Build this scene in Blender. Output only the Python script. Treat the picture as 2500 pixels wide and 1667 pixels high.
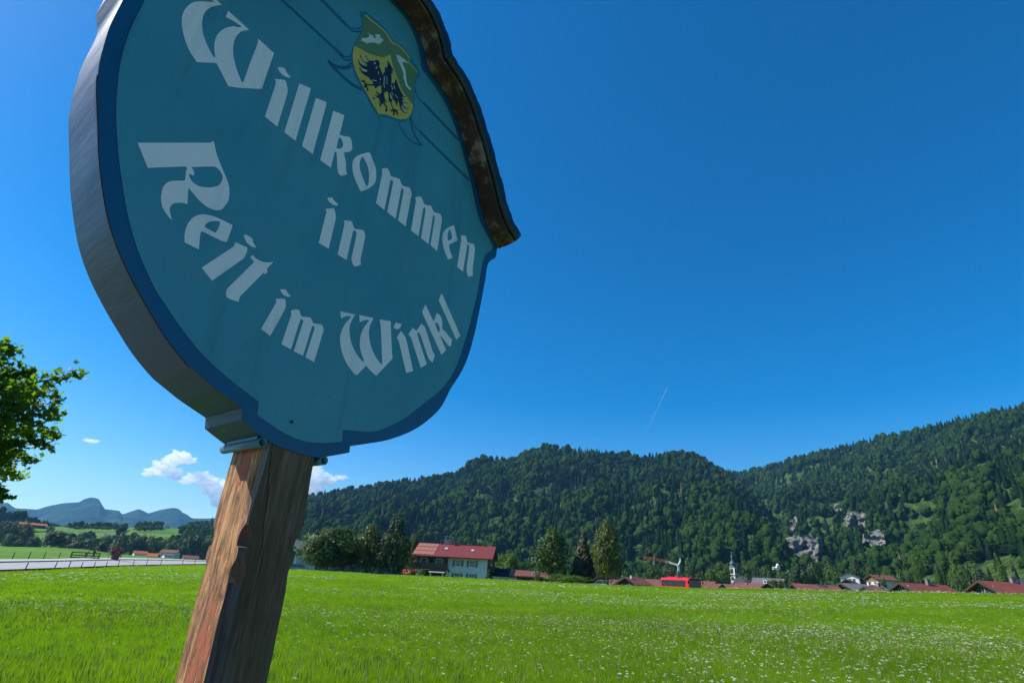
import bpy, math, random
import numpy as np
from mathutils import Vector, Matrix, noise as mnoise
from mathutils.geometry import tessellate_polygon
R = math.radians
for o in list(bpy.data.objects): bpy.data.objects.remove(o)
SC = bpy.context.scene
COL = SC.collection
rnd = random.Random(7)
NP = np.random.default_rng(11)

# ------------------------------------------------------------------ camera
PITCH, ROLL, FPX = R(24.0), R(3.2), 1300.0
EYE = np.array([0.0, 0.0, 1.5])
FW = np.array([0, math.cos(PITCH), math.sin(PITCH)])
_r0 = np.array([1.0, 0, 0]); _u0 = np.array([0, -math.sin(PITCH), math.cos(PITCH)])
CR = math.cos(ROLL)*_r0 + math.sin(ROLL)*_u0
CU = math.cos(ROLL)*_u0 - math.sin(ROLL)*_r0
cam = bpy.data.cameras.new('camera'); co = bpy.data.objects.new('camera', cam); COL.objects.link(co)
cam.sensor_width = 36.0; cam.lens = 36.0*FPX/2500.0; cam.clip_start = 0.05; cam.clip_end = 60000
mw = Matrix.Identity(4)
for i in range(3):
    mw[i][0], mw[i][1], mw[i][2], mw[i][3] = CR[i], CU[i], -FW[i], EYE[i]
co.matrix_world = mw
SC.camera = co

# ------------------------------------------------------------------ sky, sun, exposure
SUN_AZ, SUN_EL = R(-89.0), R(45.0)          # clockwise from +Y, height
wd = bpy.data.worlds.new('World'); SC.world = wd; wd.use_nodes = True
nt = wd.node_tree; nt.nodes.clear()
sky = nt.nodes.new('ShaderNodeTexSky'); sky.sky_type = 'NISHITA'; sky.sun_disc = False
sky.sun_elevation = SUN_EL; sky.sun_rotation = SUN_AZ
sky.altitude = 700; sky.air_density = 1.0; sky.dust_density = 0.6; sky.ozone_density = 2.2
hs = nt.nodes.new('ShaderNodeHueSaturation'); hs.inputs['Saturation'].default_value = 1.56
bg = nt.nodes.new('ShaderNodeBackground'); bg.inputs['Strength'].default_value = 0.073
ow = nt.nodes.new('ShaderNodeOutputWorld')
nt.links.new(sky.outputs[0], hs.inputs['Color']); nt.links.new(hs.outputs[0], bg.inputs['Color'])
nt.links.new(bg.outputs[0], ow.inputs['Surface'])
sl = bpy.data.lights.new('sun', 'SUN'); so = bpy.data.objects.new('sun', sl); COL.objects.link(so)
sl.energy = 3.6; sl.angle = R(0.53); sl.color = (1.0, 0.95, 0.86)
sd = Vector((math.sin(SUN_AZ)*math.cos(SUN_EL), math.cos(SUN_AZ)*math.cos(SUN_EL), math.sin(SUN_EL)))
so.rotation_euler = sd.to_track_quat('Z', 'Y').to_euler(); so.location = (-40, 0, 60)
SC.view_settings.view_transform = 'Standard'; SC.view_settings.look = 'None'
SC.view_settings.exposure = 1.15; SC.view_settings.gamma = 1.0; SC.view_settings.use_curve_mapping = False
SC.cycles.max_bounces = 12; SC.cycles.diffuse_bounces = 3; SC.cycles.transparent_max_bounces = 16
SC.cycles.transmission_bounces = 4; SC.cycles.volume_bounces = 10; SC.cycles.caustics_reflective = False; SC.cycles.caustics_refractive = False

# ------------------------------------------------------------------ camera geometry: pixel of the photograph -> direction -> place
def ray(x, y):
    return (x-1250.0)/FPX*CR - (y-833.5)/FPX*CU + FW
def at(x, y, r):                               # the point seen at pixel (x, y) at r metres on the ground plan
    d = ray(x, y); return EYE + d*(r/math.hypot(d[0], d[1]))
def azim(x, y=1412.0):
    d = ray(x, y); return math.atan2(d[0], d[1])
def mpp(x, y, r):                              # metres per photograph pixel there (vertical)
    return abs(at(x, y-5, r)[2]-at(x, y+5, r)[2])/10.0
def mppx(x, y, r):
    a, b = at(x-5, y, r), at(x+5, y, r); return math.hypot(a[0]-b[0], a[1]-b[1])/10.0
def proj(P):
    P = np.asarray(P, float)-EYE; z = P@FW
    return 1250+FPX*(P@CR)/z, 833.5-FPX*(P@CU)/z

# ------------------------------------------------------------------ helpers
def tag(o, label=None, cat=None, group=None, kind=None):
    if label: o['label'] = label
    if cat: o['category'] = cat
    if group: o['group'] = group
    if kind: o['kind'] = kind
    return o
def empty(name, loc, rz=0, label=None, cat=None, group=None):
    o = bpy.data.objects.new(name, None); COL.objects.link(o); o.empty_display_size = 0.3
    o.location = [float(v) for v in loc]; o.rotation_euler = (0, 0, rz); return tag(o, label, cat, group)
def link(name, me, parent=None, hide=False):
    o = bpy.data.objects.new(name, me)
    if not hide: COL.objects.link(o)
    if parent: o.parent = parent
    return o
def copy_tree(o, parent=None):
    c = o.copy(); COL.objects.link(c)
    if parent: c.parent = parent
    for ch in list(o.children): copy_tree(ch, c)
    return c
class MB:
    def __init__(s): s.v = []; s.f = []; s.m = []; s.cur = 0
    def add(s, vs, fs):
        n = len(s.v); s.v += [tuple(map(float, v)) for v in vs]
        for f in fs: s.f.append([n+i for i in f]); s.m.append(s.cur)
        return s
    def box(s, c, d, rz=0.0, rx=0.0, ry=0.0):
        M = Matrix.Rotation(rz, 3, 'Z') @ Matrix.Rotation(ry, 3, 'Y') @ Matrix.Rotation(rx, 3, 'X'); c = Vector(c)
        vs = [c + M @ Vector((x*d[0]/2, y*d[1]/2, z*d[2]/2)) for x in (-1, 1) for y in (-1, 1) for z in (-1, 1)]
        return s.add(vs, [(0, 1, 3, 2), (4, 6, 7, 5), (0, 4, 5, 1), (2, 3, 7, 6), (0, 2, 6, 4), (1, 5, 7, 3)])
    def tube(s, pts, rad, n=8, cap=True):
        pts = [Vector(p) for p in pts]; rad = rad if isinstance(rad, (list, tuple)) else [rad]*len(pts)
        rings = []; prev = None
        for i, p in enumerate(pts):
            t = (pts[min(i+1, len(pts)-1)]-pts[max(i-1, 0)]).normalized()
            a = prev if prev is not None else (Vector((0, 0, 1)) if abs(t.z) < .9 else Vector((1, 0, 0)))
            a = (a - t*a.dot(t)).normalized(); prev = a; b = t.cross(a)
            rings.append([p+(a*math.cos(k*2*math.pi/n)+b*math.sin(k*2*math.pi/n))*rad[i] for k in range(n)])
        base = len(s.v); vs = [q for r_ in rings for q in r_]
        fs = [(i*n+k, i*n+(k+1) % n, (i+1)*n+(k+1) % n, (i+1)*n+k) for i in range(len(pts)-1) for k in range(n)]
        if cap: fs += [tuple(range(n))[::-1], tuple((len(pts)-1)*n+k for k in range(n))]
        return s.add(vs, fs)
    def lathe(s, prof, n=16, c=(0, 0, 0)):
        vs = [(c[0]+r_*math.cos(k*2*math.pi/n), c[1]+r_*math.sin(k*2*math.pi/n), c[2]+z) for r_, z in prof for k in range(n)]
        fs = [(i*n+k, i*n+(k+1) % n, (i+1)*n+(k+1) % n, (i+1)*n+k) for i in range(len(prof)-1) for k in range(n)]
        return s.add(vs, fs)
    def prism(s, poly, y0, y1):                # polygon in x,z swept along y
        n = len(poly); vs = [(x, y0, z) for x, z in poly]+[(x, y1, z) for x, z in poly]
        return s.add(vs, [tuple(range(n)), tuple(range(2*n-1, n-1, -1))]+[(i, i+n, (i+1) % n+n, (i+1) % n) for i in range(n)])
    def prismx(s, poly, x0, x1):               # polygon in y,z swept along x
        n = len(poly); vs = [(x0, y, z) for y, z in poly]+[(x1, y, z) for y, z in poly]
        return s.add(vs, [tuple(range(n))[::-1], tuple(range(n, 2*n))]+[(i, (i+1) % n, (i+1) % n+n, i+n) for i in range(n)])
    def mesh(s, name, mats, smooth=False):
        me = bpy.data.meshes.new(name); me.from_pydata(s.v, [], s.f)
        for m_ in (mats if isinstance(mats, (list, tuple)) else [mats]): me.materials.append(m_)
        if any(s.m): me.polygons.foreach_set('material_index', s.m)
        if smooth: me.polygons.foreach_set('use_smooth', [True]*len(me.polygons))
        me.update(); return me
    def build(s, name, mats, parent=None, smooth=False):
        return link(name, s.mesh(name, mats, smooth), parent)
def npmesh(name, V, F, mat, smooth=False):     # V (n,3), F (m,k) arrays
    me = bpy.data.meshes.new(name); V = np.ascontiguousarray(V, np.float32); F = np.ascontiguousarray(F, np.int32)
    me.vertices.add(len(V)); me.vertices.foreach_set('co', V.ravel())
    k = F.shape[1]; me.loops.add(F.size); me.loops.foreach_set('vertex_index', F.ravel())
    me.polygons.add(len(F)); me.polygons.foreach_set('loop_start', np.arange(0, F.size, k, dtype=np.int32))
    me.polygons.foreach_set('loop_total', np.full(len(F), k, np.int32))
    if smooth: me.polygons.foreach_set('use_smooth', np.ones(len(F), bool))
    for m_ in (mat if isinstance(mat, (list, tuple)) else [mat]): me.materials.append(m_)
    me.update(calc_edges=True); me.validate(); return me

# ------------------------------------------------------------------ materials
def newmat(name):
    m = bpy.data.materials.new(name); m.use_nodes = True; t = m.node_tree
    return m, t, t.nodes['Principled BSDF'], t.nodes['Material Output']
def N_(t, typ, **kw):
    n = t.nodes.new(typ)
    for k, v in kw.items():
        if k in n.inputs: n.inputs[k].default_value = v
        else: setattr(n, k, v)
    return n
def ramp(t, fac, stops):
    r = t.nodes.new('ShaderNodeValToRGB'); e = r.color_ramp.elements
    while len(e) > 1: e.remove(e[-1])
    e[0].position = stops[0][0]; e[0].color = (*stops[0][1], 1)
    for p, c in stops[1:]:
        q = e.new(p); q.color = (*c, 1)
    t.links.new(fac, r.inputs[0]); return r.outputs[0]
def coord(t, kind='Object', scale=(1, 1, 1)):
    if kind == 'World': out = t.nodes.new('ShaderNodeNewGeometry').outputs['Position']
    else: out = t.nodes.new('ShaderNodeTexCoord').outputs[kind]
    mp = t.nodes.new('ShaderNodeMapping'); mp.inputs['Scale'].default_value = scale
    t.links.new(out, mp.inputs[0]); return mp.outputs[0]
def nz(t, vec, scale, detail=5, rough=.55, dist=0.0):
    n = N_(t, 'ShaderNodeTexNoise', Scale=scale, Detail=detail, Roughness=rough, Distortion=dist)
    t.links.new(vec, n.inputs['Vector']); return n.outputs['Fac']
def bumpn(t, b, h, strength=.3, dist=.02):
    n = N_(t, 'ShaderNodeBump', Strength=strength, Distance=dist); t.links.new(h, n.inputs['Height']); t.links.new(n.outputs[0], b.inputs['Normal']); return n
def simple(name, c0, c1=None, scale=4.0, rough=.6, metal=0.0, bump=0.0, bdist=.01, kind='Object', sc=(1, 1, 1), spec=.5, detail=6, lo=.35, hi=.65):
    m, t, b, o = newmat(name)
    b.inputs['Roughness'].default_value = rough; b.inputs['Metallic'].default_value = metal; b.inputs['Specular IOR Level'].default_value = spec
    if c1 is None: c1 = tuple(v*.8 for v in c0)
    v = coord(t, kind, sc); f = nz(t, v, scale, detail)
    t.links.new(ramp(t, f, [(lo, c0), (hi, c1)]), b.inputs['Base Color'])
    if bump: bumpn(t, b, nz(t, v, scale*3, 5), bump, bdist)
    return m
def leafmat(name, c0, c1, scale=.6, trans=.35, kind='World', c2=None, rough=.55, spec=.25, tcol=1.3):
    m, t, b, o = newmat(name); b.inputs['Roughness'].default_value = rough; b.inputs['Specular IOR Level'].default_value = spec
    v = coord(t, kind); f = nz(t, v, scale, 5, .65)
    st = [(.35, c0), (.65, c1)] + ([(.78, c2)] if c2 else [])
    c = ramp(t, f, st); t.links.new(c, b.inputs['Base Color'])
    tr = N_(t, 'ShaderNodeBsdfTranslucent'); mx = N_(t, 'ShaderNodeMix', data_type='RGBA', blend_type='MULTIPLY')
    mx.inputs[0].default_value = 1.0; t.links.new(c, mx.inputs[6]); mx.inputs[7].default_value = (tcol*1.05, tcol*1.2, tcol*.5, 1)
    t.links.new(mx.outputs[2], tr.inputs['Color'])
    ms = N_(t, 'ShaderNodeMixShader'); ms.inputs[0].default_value = trans
    t.links.new(b.outputs[0], ms.inputs[1]); t.links.new(tr.outputs[0], ms.inputs[2]); t.links.new(ms.outputs[0], o.inputs['Surface'])
    return m
# ------------------------------------------------------------------ terrain
def fbm(x, y, z=0.0, octv=5, H=1.0):
    return mnoise.fractal(Vector((x, y, z)), H, 2.0, octv)
class Patch:                                   # a sheet of ground: rows of knots per column, resampled to a grid with relief
    def __init__(s, cols, nr, na, amp=0.0, freq=.01, win=None, seed=0.0, ridged=0.0, au=None):
        cols = [np.array(c, float) for c in cols]; k = cols[0].shape[0]
        tt = np.linspace(0, k-1, nr); res = []
        for c in cols:
            res.append(np.stack([np.interp(tt, np.arange(k), c[:, j]) for j in range(3)], 1))
        res = np.array(res); uu = np.linspace(0, len(cols)-1, na)
        G = np.empty((na, nr, 3))
        for i, u in enumerate(uu):
            a = min(int(u), len(cols)-2); w = u-a; G[i] = res[a]*(1-w)+res[a+1]*w
        if amp:
            for i in range(na):
                for j in range(nr):
                    t = j/(nr-1); w = win(t) if win else 1.0
                    if w:
                        if au: w *= au(i/(na-1))
                        p = G[i, j]; n = fbm(p[0]*freq, p[1]*freq, seed)
                        if ridged: n = n*(1-ridged)+ridged*(0.6-1.6*abs(fbm(p[0]*freq*.6, p[1]*freq*.6, seed+9, 3)))
                        G[i, j, 2] += amp*w*n
        s.G = G; s.na = na; s.nr = nr
    def build(s, name, mat, smooth=True):
        V = s.G.reshape(-1, 3); i = np.arange(s.na-1)[:, None]; j = np.arange(s.nr-1)[None, :]
        a = (i*s.nr+j).ravel(); F = np.stack([a, a+s.nr, a+s.nr+1, a+1], 1)
        o = link(name, npmesh(name, V, F, mat, smooth)); o['kind'] = 'structure'; return o
    def eval(s, u, t):                         # u, t in 0..1 arrays
        x = np.clip(u, 0, .99999)*(s.na-1); y = np.clip(t, 0, .99999)*(s.nr-1)
        i = x.astype(int); j = y.astype(int); a = (x-i)[:, None]; b = (y-j)[:, None]; G = s.G
        return G[i, j]*(1-a)*(1-b)+G[i+1, j]*a*(1-b)+G[i, j+1]*(1-a)*b+G[i+1, j+1]*a*b
def kn(x, y, r): return at(x, y, r)
def kz(x, z, r, y=1400):
    p = at(x, y, r); return np.array([p[0], p[1], z])

# meadow edge as the photograph shows it: pixel, distance
EDGE = [(-200, 1397, 52), (0, 1390, 65), (100, 1386.5, 75), (200, 1383.5, 88), (300, 1379, 105), (400, 1377, 128), (490, 1376, 148), (600, 1381, 120), (740, 1387, 95),
        (930, 1398.5, 98), (1020, 1402, 100), (1180, 1409.5, 100), (1300, 1415.5, 95), (1450, 1423, 90), (1560, 1427, 88), (1680, 1430.5, 85), (1860, 1433, 82), (2050, 1437.5, 80), (2300, 1441, 77), (2500, 1445, 75), (2800, 1452, 72)]
EP = np.array([at(*e) for e in EDGE]); EP[:, 2] -= .30
EAZ = np.arctan2(EP[:, 0], EP[:, 1]); ER = np.hypot(EP[:, 0], EP[:, 1]); EZ = EP[:, 2]
AZE = np.concatenate([[-math.pi], EAZ, [math.pi]]); RE = np.concatenate([[70], ER, [70]]); ZE = np.concatenate([[1.0], EZ, [1.0]])
def edge(az): return np.interp(az, AZE, RE), np.interp(az, AZE, ZE)
def meadow_z(az, r):
    rc, zc = edge(az); q = r/rc
    return np.where(q <= 1, zc*np.clip(q, 0, None)**1.35, zc)
def zat(x, y):
    return float(meadow_z(np.array([math.atan2(x, y)]), np.array([math.hypot(x, y)]))[0])

GRASS = newmat('meadow_ground'); m, t, b, o = GRASS
v = coord(t, 'World'); f1 = nz(t, v, .09, 5); f2 = nz(t, v, 2.2, 6); ad = N_(t, 'ShaderNodeMath', operation='MULTIPLY_ADD'); t.links.new(f2, ad.inputs[0]); ad.inputs[1].default_value = .45; t.links.new(f1, ad.inputs[2])
t.links.new(ramp(t, ad.outputs[0], [(.50, (.085, .195, .006)), (.70, (.13, .255, .009)), (.9, (.19, .28, .025))]), b.inputs['Base Color'])
b.inputs['Roughness'].default_value = .9; b.inputs['Specular IOR Level'].default_value = .1; bumpn(t, b, f2, .8, .2)
MEADOW = m
FIELD = simple('field_grass', (.055, .135, .010), (.10, .20, .022), .05, .95, kind='World', spec=.1, bump=.5, bdist=.5)
PASTURE = simple('pasture', (.055, .125, .014), (.095, .18, .026), .012, .95, kind='World', spec=.1)
HILLG = simple('hill_ground', (.018, .042, .008), (.060, .105, .020), .09, .95, kind='World', spec=.1, bump=1.0, bdist=5.0, lo=.38, hi=.62)

# meadow
nA, nR = 300, 46
azs = np.linspace(-math.pi, math.pi, nA); qs = np.linspace(0.004, 1, nR)**1.6
V = []
for a in azs:
    rc, zc = edge(a)
    for q in qs:
        r = rc*q; x, y = r*math.sin(a), r*math.cos(a)
        z = zc*q**1.35 + .10*fbm(x*.08, y*.08, 3.0, 4)*min(1, r/15)*(1-q**4)
        V.append((x, y, z))
V = np.array(V); i = np.arange(nA-1)[:, None]; j = np.arange(nR-1)[None, :]; a = (i*nR+j).ravel()
o = link('meadow', npmesh('meadow', V, np.stack([a, a+nR, a+nR+1, a+1], 1), MEADOW, True)); o['kind'] = 'structure'

# one wide sheet to the horizon
gm = MB(); gm.add([(-8900, -8900, -9), (8900, -8900, -9), (8900, 8900, -9), (-8900, 8900, -9)], [(0, 1, 2, 3)])
tag(gm.build('ground', PASTURE), kind='structure')

# valley floor behind the meadow's edge (middle and right of the view)
cols = []
for x in (560, 740, 930, 1180, 1450, 1680, 2050, 2500, 2800):
    az = azim(x); rc, zc = [float(q) for q in edge(az)]
    P = lambda r, z: np.array([r*math.sin(az), r*math.cos(az), z])
    cols.append([P(rc-.02, zc-.004), P(rc+6, zc-.25), P(rc+35, -1.6), P(200, -2.2), P(420, -2.2), P(760, -4)])
Patch(cols, 40, 60).build('valley_floor', PASTURE)

# the road, its kerb and footpath on the left
RN = [(-200, 1397, 52), (0, 1390, 65), (100, 1386.5, 75), (200, 1383, 88), (300, 1379, 105), (400, 1377, 128), (490, 1375.8, 148), (600, 1374.5, 185)]
RF = [(-200, 1378, 66), (0, 1373, 83), (100, 1371, 94), (200, 1368.6, 108), (300, 1366.2, 126), (400, 1367.2, 152), (490, 1369.6, 175), (600, 1371.5, 215)]
PF = [(-200, 1372, 71), (0, 1367, 89), (100, 1366.5, 100), (200, 1363.6, 115), (300, 1361.8, 134), (400, 1364.6, 158), (490, 1368.2, 181), (600, 1370.6, 222)]
ASPH = simple('road_surface', (.25, .25, .26), (.31, .31, .32), 1.5, .85, kind='World', bump=.3)
PATH = simple('footpath_surface', (.33, .32, .31), (.40, .39, .37), 2.0, .9, kind='World')
KERB = simple('kerb_stone', (.16, .16, .16), (.22, .22, .21), 3.0, .9, kind='World')
def ribbon(name, A, B, n, dz, mat, a=0.0, b=1.0):
    pa = [at(*q) for q in A]; pb = [at(*q) for q in B]
    cols = [[p+(q-p)*a, p+(q-p)*b] for p, q in zip(pa, pb)]
    for c in cols: c[0] = c[0]+np.array([0, 0, dz]); c[1] = c[1]+np.array([0, 0, dz])
    return Patch(cols, 3, n).build(name, mat)
ribbon('road', RN, RF, 60, .0, ASPH, .004, 1)
ribbon('footpath', RF, PF, 60, .12, PATH, .03, 1)
kb = MB()
pf = [at(*q) for q in RF]; pp = [at(*q) for q in PF]
for k in range(len(pf)-1):
    a0, b0 = pf[k], pf[k+1]; da = (pp[k]-a0); da = da/np.linalg.norm(da)*.22; db = pp[k+1]-b0; db = db/np.linalg.norm(db)*.22; up = np.array([0, 0, .135]); dn = np.array([0, 0, -.2])
    kb.add([a0+dn, b0+dn, b0+up, a0+up, a0+da+up, b0+db+up], [(0, 1, 2, 3), (3, 2, 5, 4)])
tag(kb.build('kerb', KERB), kind='structure')
# field beyond the road, then down into the valley
FC = [(-200, 1322, 170), (0, 1333, 190), (100, 1334.5, 195), (200, 1339, 205), (300, 1353, 215), (400, 1361, 235), (490, 1366, 260), (600, 1369.6, 300)]
cols = []
for p, c in zip(PF, FC):
    a = at(*p)+np.array([0, 0, .10]); e = at(*c); d = e-a; s2 = a+d*.5+np.array([0, 0, -.25*abs(d[2])])
    az = math.atan2(e[0], e[1]); P = lambda r, z: np.array([r*math.sin(az), r*math.cos(az), z])
    cols.append([a, s2, e, P(c[2]+60, -2.0), P(480, 2.0), P(660, 2.2)])
Patch(cols, 42, 60, .12, .05, lambda t: 1.0 if .05 < t < .35 else 0).build('field', FIELD)

# pasture hill on the left, far blue mountains, wooded ridges
cols = []
for x, y1, y2 in ((-250, 1318, 1282), (0, 1318, 1287), (60, 1318, 1284), (150, 1316, 1284.5), (235, 1318, 1288), (285, 1319, 1290), (320, 1318, 1287), (390, 1318, 1285.5), (440, 1322, 1290), (490, 1326, 1297), (560, 1335, 1306), (700, 1350, 1320)):
    cols.append([kz(x, 1.5, 640), kn(x, y1+22, 700), kn(x, y1+8, 790), kn(x, y1-10, 900), kn(x, y2, 1080), kz(x, 20, 1300)])
PHILL = Patch(cols, 60, 110, 6.0, .006, lambda t: math.sin(min(1, t/.8)*math.pi)**1 if t < .8 else 0, 4.0)
PHILL.build('pasture_hill', PASTURE)

MT = newmat('mountain_slopes'); m, t, b, o = MT
v = coord(t, 'World'); f = nz(t, v, .003, 8, .6); f3 = nz(t, v, .02, 6, .6)
ad = N_(t, 'ShaderNodeMath', operation='MULTIPLY_ADD'); t.links.new(f3, ad.inputs[0]); ad.inputs[1].default_value = .35; t.links.new(f, ad.inputs[2])
t.links.new(ramp(t, ad.outputs[0], [(.48, (.010, .026, .018)), (.62, (.016, .036, .022)), (.76, (.032, .062, .030)), (.84, (.060, .098, .050)), (.95, (.10, .12, .09))]), b.inputs['Base Color'])
b.inputs['Roughness'].default_value = 1; b.inputs['Specular IOR Level'].default_value = 0; bumpn(t, b, f3, 1.0, 25)
MT = m
cr = [(-500, 1215), (-250, 1240), (-60, 1216), (0, 1229), (19, 1226), (35, 1240), (63, 1242), (91, 1244), (117, 1235), (152, 1228), (194, 1226), (203, 1219), (220, 1214), (241, 1216), (246, 1227), (256, 1242), (292, 1246), (298, 1255), (323, 1247), (339, 1242), (362, 1253), (393, 1244), (421, 1239), (437, 1241), (445, 1250), (458, 1256), (468, 1265), (514, 1265), (600, 1262), (760, 1270), (900, 1275)]
cols = []
for x in np.arange(-500, 901, 7):
    y = float(np.interp(x, [c[0] for c in cr], [c[1] for c in cr]))
    w = .5+.5*math.sin(x*.021)
    cols.append([kz(x, -8, 3600), kn(x, 1325, 4100), kn(x, y+(1315-y)*.62, 4750+180*w), kn(x, y+(1315-y)*.3, 5450+300*w), kn(x, y, 6000), kz(x, 200, 7000)])
MTP = Patch(cols, 90, 360, 85, .0026, lambda t: .10+math.sin(min(1, t/.8)*math.pi) if t < .8 else .10, 2.0, .5)
MTP.build('mountain', MT)

# unseen road and verge, added beside the camera for neutral bounce onto the sign
DX, DY, NX, NY = -.788, .616, .616, .788
def road_strip(name, n0, n1, dz, mat):
    V = []; F = []; ts = np.linspace(-62, 52, 80); k = 7
    for t_ in ts:
        for j in range(k):
            n_ = n0+(n1-n0)*j/(k-1); x, y = DX*t_+NX*n_, DY*t_+NY*n_; r = math.hypot(x, y); rc, zc = [float(q) for q in edge(math.atan2(x, y))]; q = min(1, r/rc)
            V.append((x, y, zc*q**1.35+.10*fbm(x*.08, y*.08, 3.0, 4)*min(1, r/15)*(1-q**4)+dz))
    for i in range(len(ts)-1):
        for j in range(k-1): a = i*k+j; F.append((a, a+1, a+k+1, a+k))
    o = link(name, npmesh(name, np.array(V), np.array(F), mat, True)); o['kind'] = 'structure'
road_strip('bounce_road', -7.6, -.6, .05, simple('bounce_asphalt', (.15, .15, .155), (.20, .20, .20), 1.5, .9, kind='World', bump=.3))
road_strip('bounce_verge', -.7, .62, .035, simple('gravel', (.26, .25, .24), (.19, .18, .17), 14, .95, kind='World', bump=.6))
# ------------------------------------------------------------------ wooded mountains
CA = [(400, 1312), (430, 1296), (460, 1284), (500, 1276), (560, 1264), (640, 1247), (700, 1227), (765, 1207), (850, 1191), (925, 1180), (989, 1167), (1030, 1165), (1074, 1160), (1116, 1147), (1148, 1121), (1175, 1107), (1222, 1113), (1265, 1110), (1280, 1097), (1307, 1086), (1350, 1078), (1403, 1089), (1467, 1099), (1531, 1101), (1594, 1105), (1640, 1100), (1690, 1101), (1711, 1110), (1743, 1134), (1786, 1150), (1828, 1200), (1866, 1246), (1886, 1288), (1896, 1335), (1904, 1372), (1924, 1400), (1980, 1412)]
CB = [(1640, 1120), (1743, 1132), (1764, 1139), (1807, 1147), (1871, 1132), (1945, 1111), (2020, 1093), (2126, 1066), (2232, 1047), (2338, 1020), (2445, 999), (2500, 988), (2600, 968), (2800, 930), (3000, 900)]
def interp(c, x): return float(np.interp(x, [q[0] for q in c], [q[1] for q in c]))
cols = []
for x in np.arange(400, 1985, 8):
    y = interp(CA, x)+15; b = 1400; k = math.sin(x*.013)*.5+math.sin(x*.037+1)*.5
    yb = max(y+6, b-6)
    cols.append([kz(x, -5, 600, 1425), kn(x, yb, 690), kn(x, y+(yb-y)*.66, 900+45*k), kn(x, y+(yb-y)*.33, 1130+70*k), kn(x, y, 1380), kz(x, 60, 1750)])
HA = Patch(cols, 72, 230, 105, .0056, lambda t: math.sin(min(1, max(0, (t-.1)/.7))*math.pi) if t < .8 else 0, 1.0, .6, lambda u: min(1, .06+u*2.6))
HA.build('wooded_hill', HILLG)
cols = []
for x in np.arange(1640, 3001, 8):
    y = interp(CB, x)+14; q = min(1, max(0, (x-1640)/860)); r0 = 1050+(400-1050)*q**.6; r1 = 2050-550*q; k = math.sin(x*.011+2)*.6+math.sin(x*.031)*.4
    yb = 1404 if x < 2200 else 1404-(x-2200)*.10
    cols.append([kz(x, -5, r0, 1425), kn(x, yb, r0+90), kn(x, y+(yb-y)*.66, r0+(r1-r0)*.38+50*k), kn(x, y+(yb-y)*.33, r0+(r1-r0)*.68+70*k), kn(x, y, r1), kz(x, 200, r1+300)])
HB = Patch(cols, 76, 220, 90, .0060, lambda t: math.sin(min(1, max(0, (t-.14)/.66))*math.pi) if t < .8 else 0, 7.0, .6)
HB.build('wooded_mountain', HILLG)
cols = []
for x, y in ((-400, 1240), (-250, 1232), (-100, 1246), (0, 1258), (40, 1268), (80, 1281), (110, 1293), (150, 1312)):
    cols.append([kz(x, 0, 900), kn(x, y+(1335-y)*.6, 1040), kn(x, y+8, 1160), kz(x, 30, 1350)])
HL = Patch(cols, 24, 60, 5, .01, lambda t: math.sin(t*math.pi))
HL.build('wooded_slope', HILLG)

CONM = leafmat('spruce_needles', (.005, .016, .006), (.013, .034, .009), .03, .10, c2=(.030, .054, .012), rough=.95, spec=.02)
DECM = leafmat('forest_leaves', (.013, .038, .006), (.038, .074, .011), .03, .25, c2=(.088, .122, .020), rough=.95, spec=.02)
BARK = simple('bark', (.09, .07, .05), (.05, .04, .03), 6, .95, sc=(1, 1, .2), bump=.6)
DEADM = simple('dead_needles', (.14, .10, .08), (.10, .075, .06), .05, .9, kind='World')

def conifer_arrays(seed, levels=9, per=8, h=1.0, w=.26, droop=.35, sub=1, jag=.25):
    g = np.random.default_rng(seed); V = []; F = []
    for l in range(levels):
        f = l/(levels-1); z = .06+.90*f**.92; rad = w*(1-f)**.85*(.88+.24*g.random())+.012
        for k in range(per):
            a = k*2*math.pi/per+g.random()*.9+l; rr = rad*(1-jag+2*jag*g.random()); wd = rr*(.42+.2*g.random())
            ca, sa = math.cos(a), math.sin(a); zt = z+.04*(1-f); ze = z-droop*rr
            n = len(V); V += [(0, 0, zt+.03), (rr*.55*ca-wd*sa, rr*.55*sa+wd*ca, z-.2*droop*rr), (rr*ca, rr*sa, ze), (rr*.55*ca+wd*sa, rr*.55*sa-wd*ca, z-.2*droop*rr)]
            F.append((n, n+1, n+2, n+3))
    n = len(V); V += [(-.012, 0, .9), (.012, 0, .9), (0, 0, 1.0), (0, 0, 1.0)]; F.append((n, n+1, n+2, n+3))
    return np.array(V)*[1, 1, h], np.array(F)
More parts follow.
